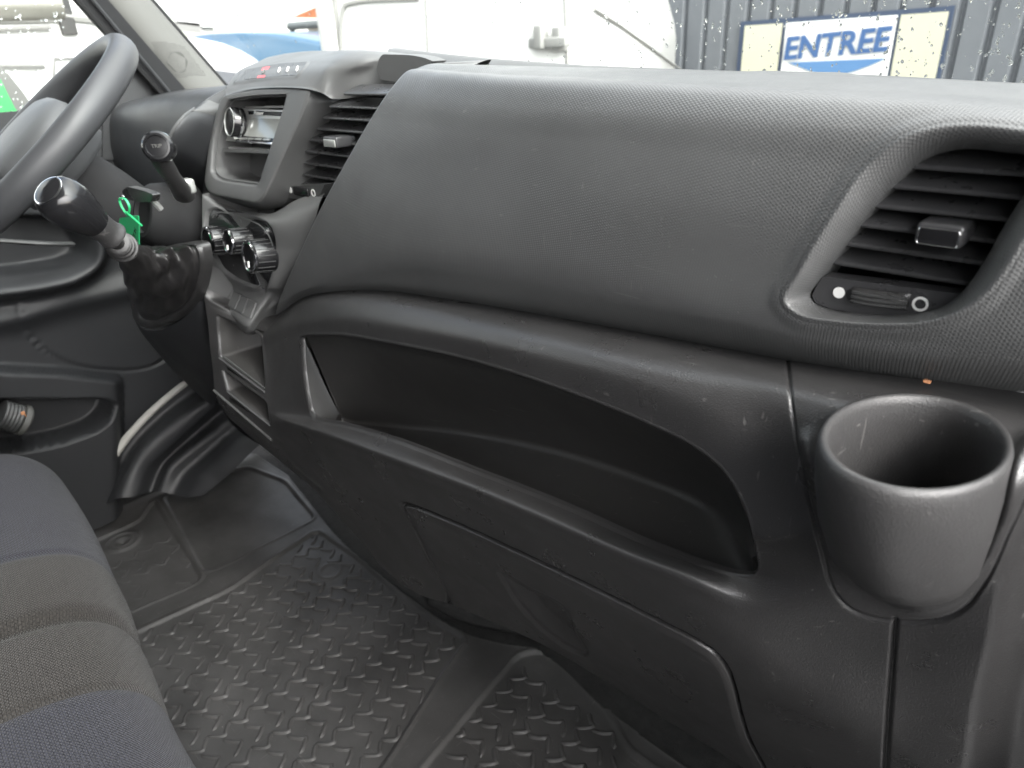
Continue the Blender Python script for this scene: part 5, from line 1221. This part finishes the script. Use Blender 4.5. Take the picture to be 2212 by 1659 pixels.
# blue van roof
BV=thing('blue_van','blue van roof with a small black aerial, beyond the dashboard','van')
M['bluev']=mat('blue_van_paint',(.035,.085,.14),.3,coat=.4)
yb=7.5
sec=[(396,88),(420,78),(450,74),(500,73),(560,76),(600,82),(640,90),(680,98),(760,120),(760,300),(396,300)]
s3=[Y(u,v,yb) for u,v in sec]
cc=sum(s3)/len(s3)
loft('van_roof',[s3,[p+A(0,.6,.02) for p in s3],[p+A(-.1,3.4,-.0) for p in s3]],M['bluev'],BV,closed=True,cap0=True,cap1=True)
pa=Y(511,74,yb+.1); MB().lathe(pa,(0,0,1),[(.10,-.02),(.05,.05),(.015,.09),(.012,.14)],10).build('aerial',M['rubb'],BV)
# white car roof in front of it
WV=thing('white_car','white rounded van nose in front of the blue van roof, beside the pillar','van')
sec=[(380,92),(400,82),(440,90),(480,106),(510,124),(540,150),(556,172),(570,300),(380,300)]
s3=[Y(u,v,5.6) for u,v in sec]
loft('body',[s3,[p+A(0,.15,.0) for p in s3],[p+A(0,.3,-.03) for p in s3]],M['vanw'],WV,closed=True,cap0=True,cap1=True)
MB().prism([Y(u,v,5.58) for u,v in [(440,150),(470,152),(520,158),(545,175),(545,230),(420,230)]],(0,.02,0)).build('windscreen_glass',mat('dark_glass',(.16,.17,.18),.1),WV,smooth=False)
RK=thing('ladder_rack','grey roof rack bar on a far van, just right of the pillar','roof rack')
MB().prism([Y(u,v,8.3) for u,v in [(370,46),(430,50),(436,72),(380,66)]],(0,.3,0)).build('rack_bar',mat('grey_metal',(.30,.30,.28),.5),RK,smooth=False)
MB().prism([Y(u,v,8.3) for u,v in [(380,40),(436,52),(438,58),(380,50)]],(0,.5,0)).build('rack_top',M['vanw'],RK,smooth=False)
# white van seen through the driver window
LV=thing('parked_van','white panel van with roof rack close to the driver window','van')
xv=-3.6
def xq(u,v,o=0.): return X(u,v,xv+o)
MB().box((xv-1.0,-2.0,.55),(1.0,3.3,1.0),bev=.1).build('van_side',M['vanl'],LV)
M['slot']=mat('panel_shadow_gap',(.12,.12,.115),.6)
for (a,b),w_ in ((((-60,66),(110,60)),.012),(((-60,142),(95,142)),.014),(((118,126),(250,124)),.006),(((118,126),(115,240)),.005)):
    MB().tube([xq(*a,.008),xq(*b,.008)],w_,6).build('panel_groove',M['slot'],LV)
MB().prism([xq(u,v,.004) for u,v in roundpoly([(130,144),(230,140),(230,230),(132,215)],8,30)],(.01,0,0)).build('side_window',mat('tinted_window',(.10,.13,.14),.12),LV,smooth=False)
MB().tube([xq(-200,18,.0),xq(128,12,.0)],.055,16).build('rack_tube',mat('rack_grey',(.13,.127,.11),.35,metal=.3),LV)
MB().box(xq(134,18,0),(.02,.03,.10),bev=.005).build('rack_bracket',M['rubb'],LV)
MB().tube([xq(-200,46,.0),xq(134,40,0)],.018,8).build('rack_rail',M['vang'],LV)
MB().tube([xq(134,34,.0),xq(230,44,0)],.022,8).build('rack_rail',M['vang'],LV)
GC=thing('green_tinted_car','car windscreen with a green sunshade, low outside the driver window','car')
MB().prism([X(u,v,-3.0) for u,v in [(-60,130),(0,146),(40,195),(72,240),(30,275),(-60,275)]],(.04,0,0)).build('windscreen_pillar',mat('car_grey',(.10,.10,.095),.4),GC,smooth=False)
MB().prism([X(u,v,-2.95) for u,v in [(-60,160),(0,172),(30,232),(52,262),(0,262),(-60,262)]],(.01,0,0)).build('green_windscreen',mat('green_glass',(.05,.25,.09),.2),GC,smooth=False)
MB().box((-3.35,.3,.45),(.4,.9,.30),bev=.08).build('bonnet',M['vanw'],GC)
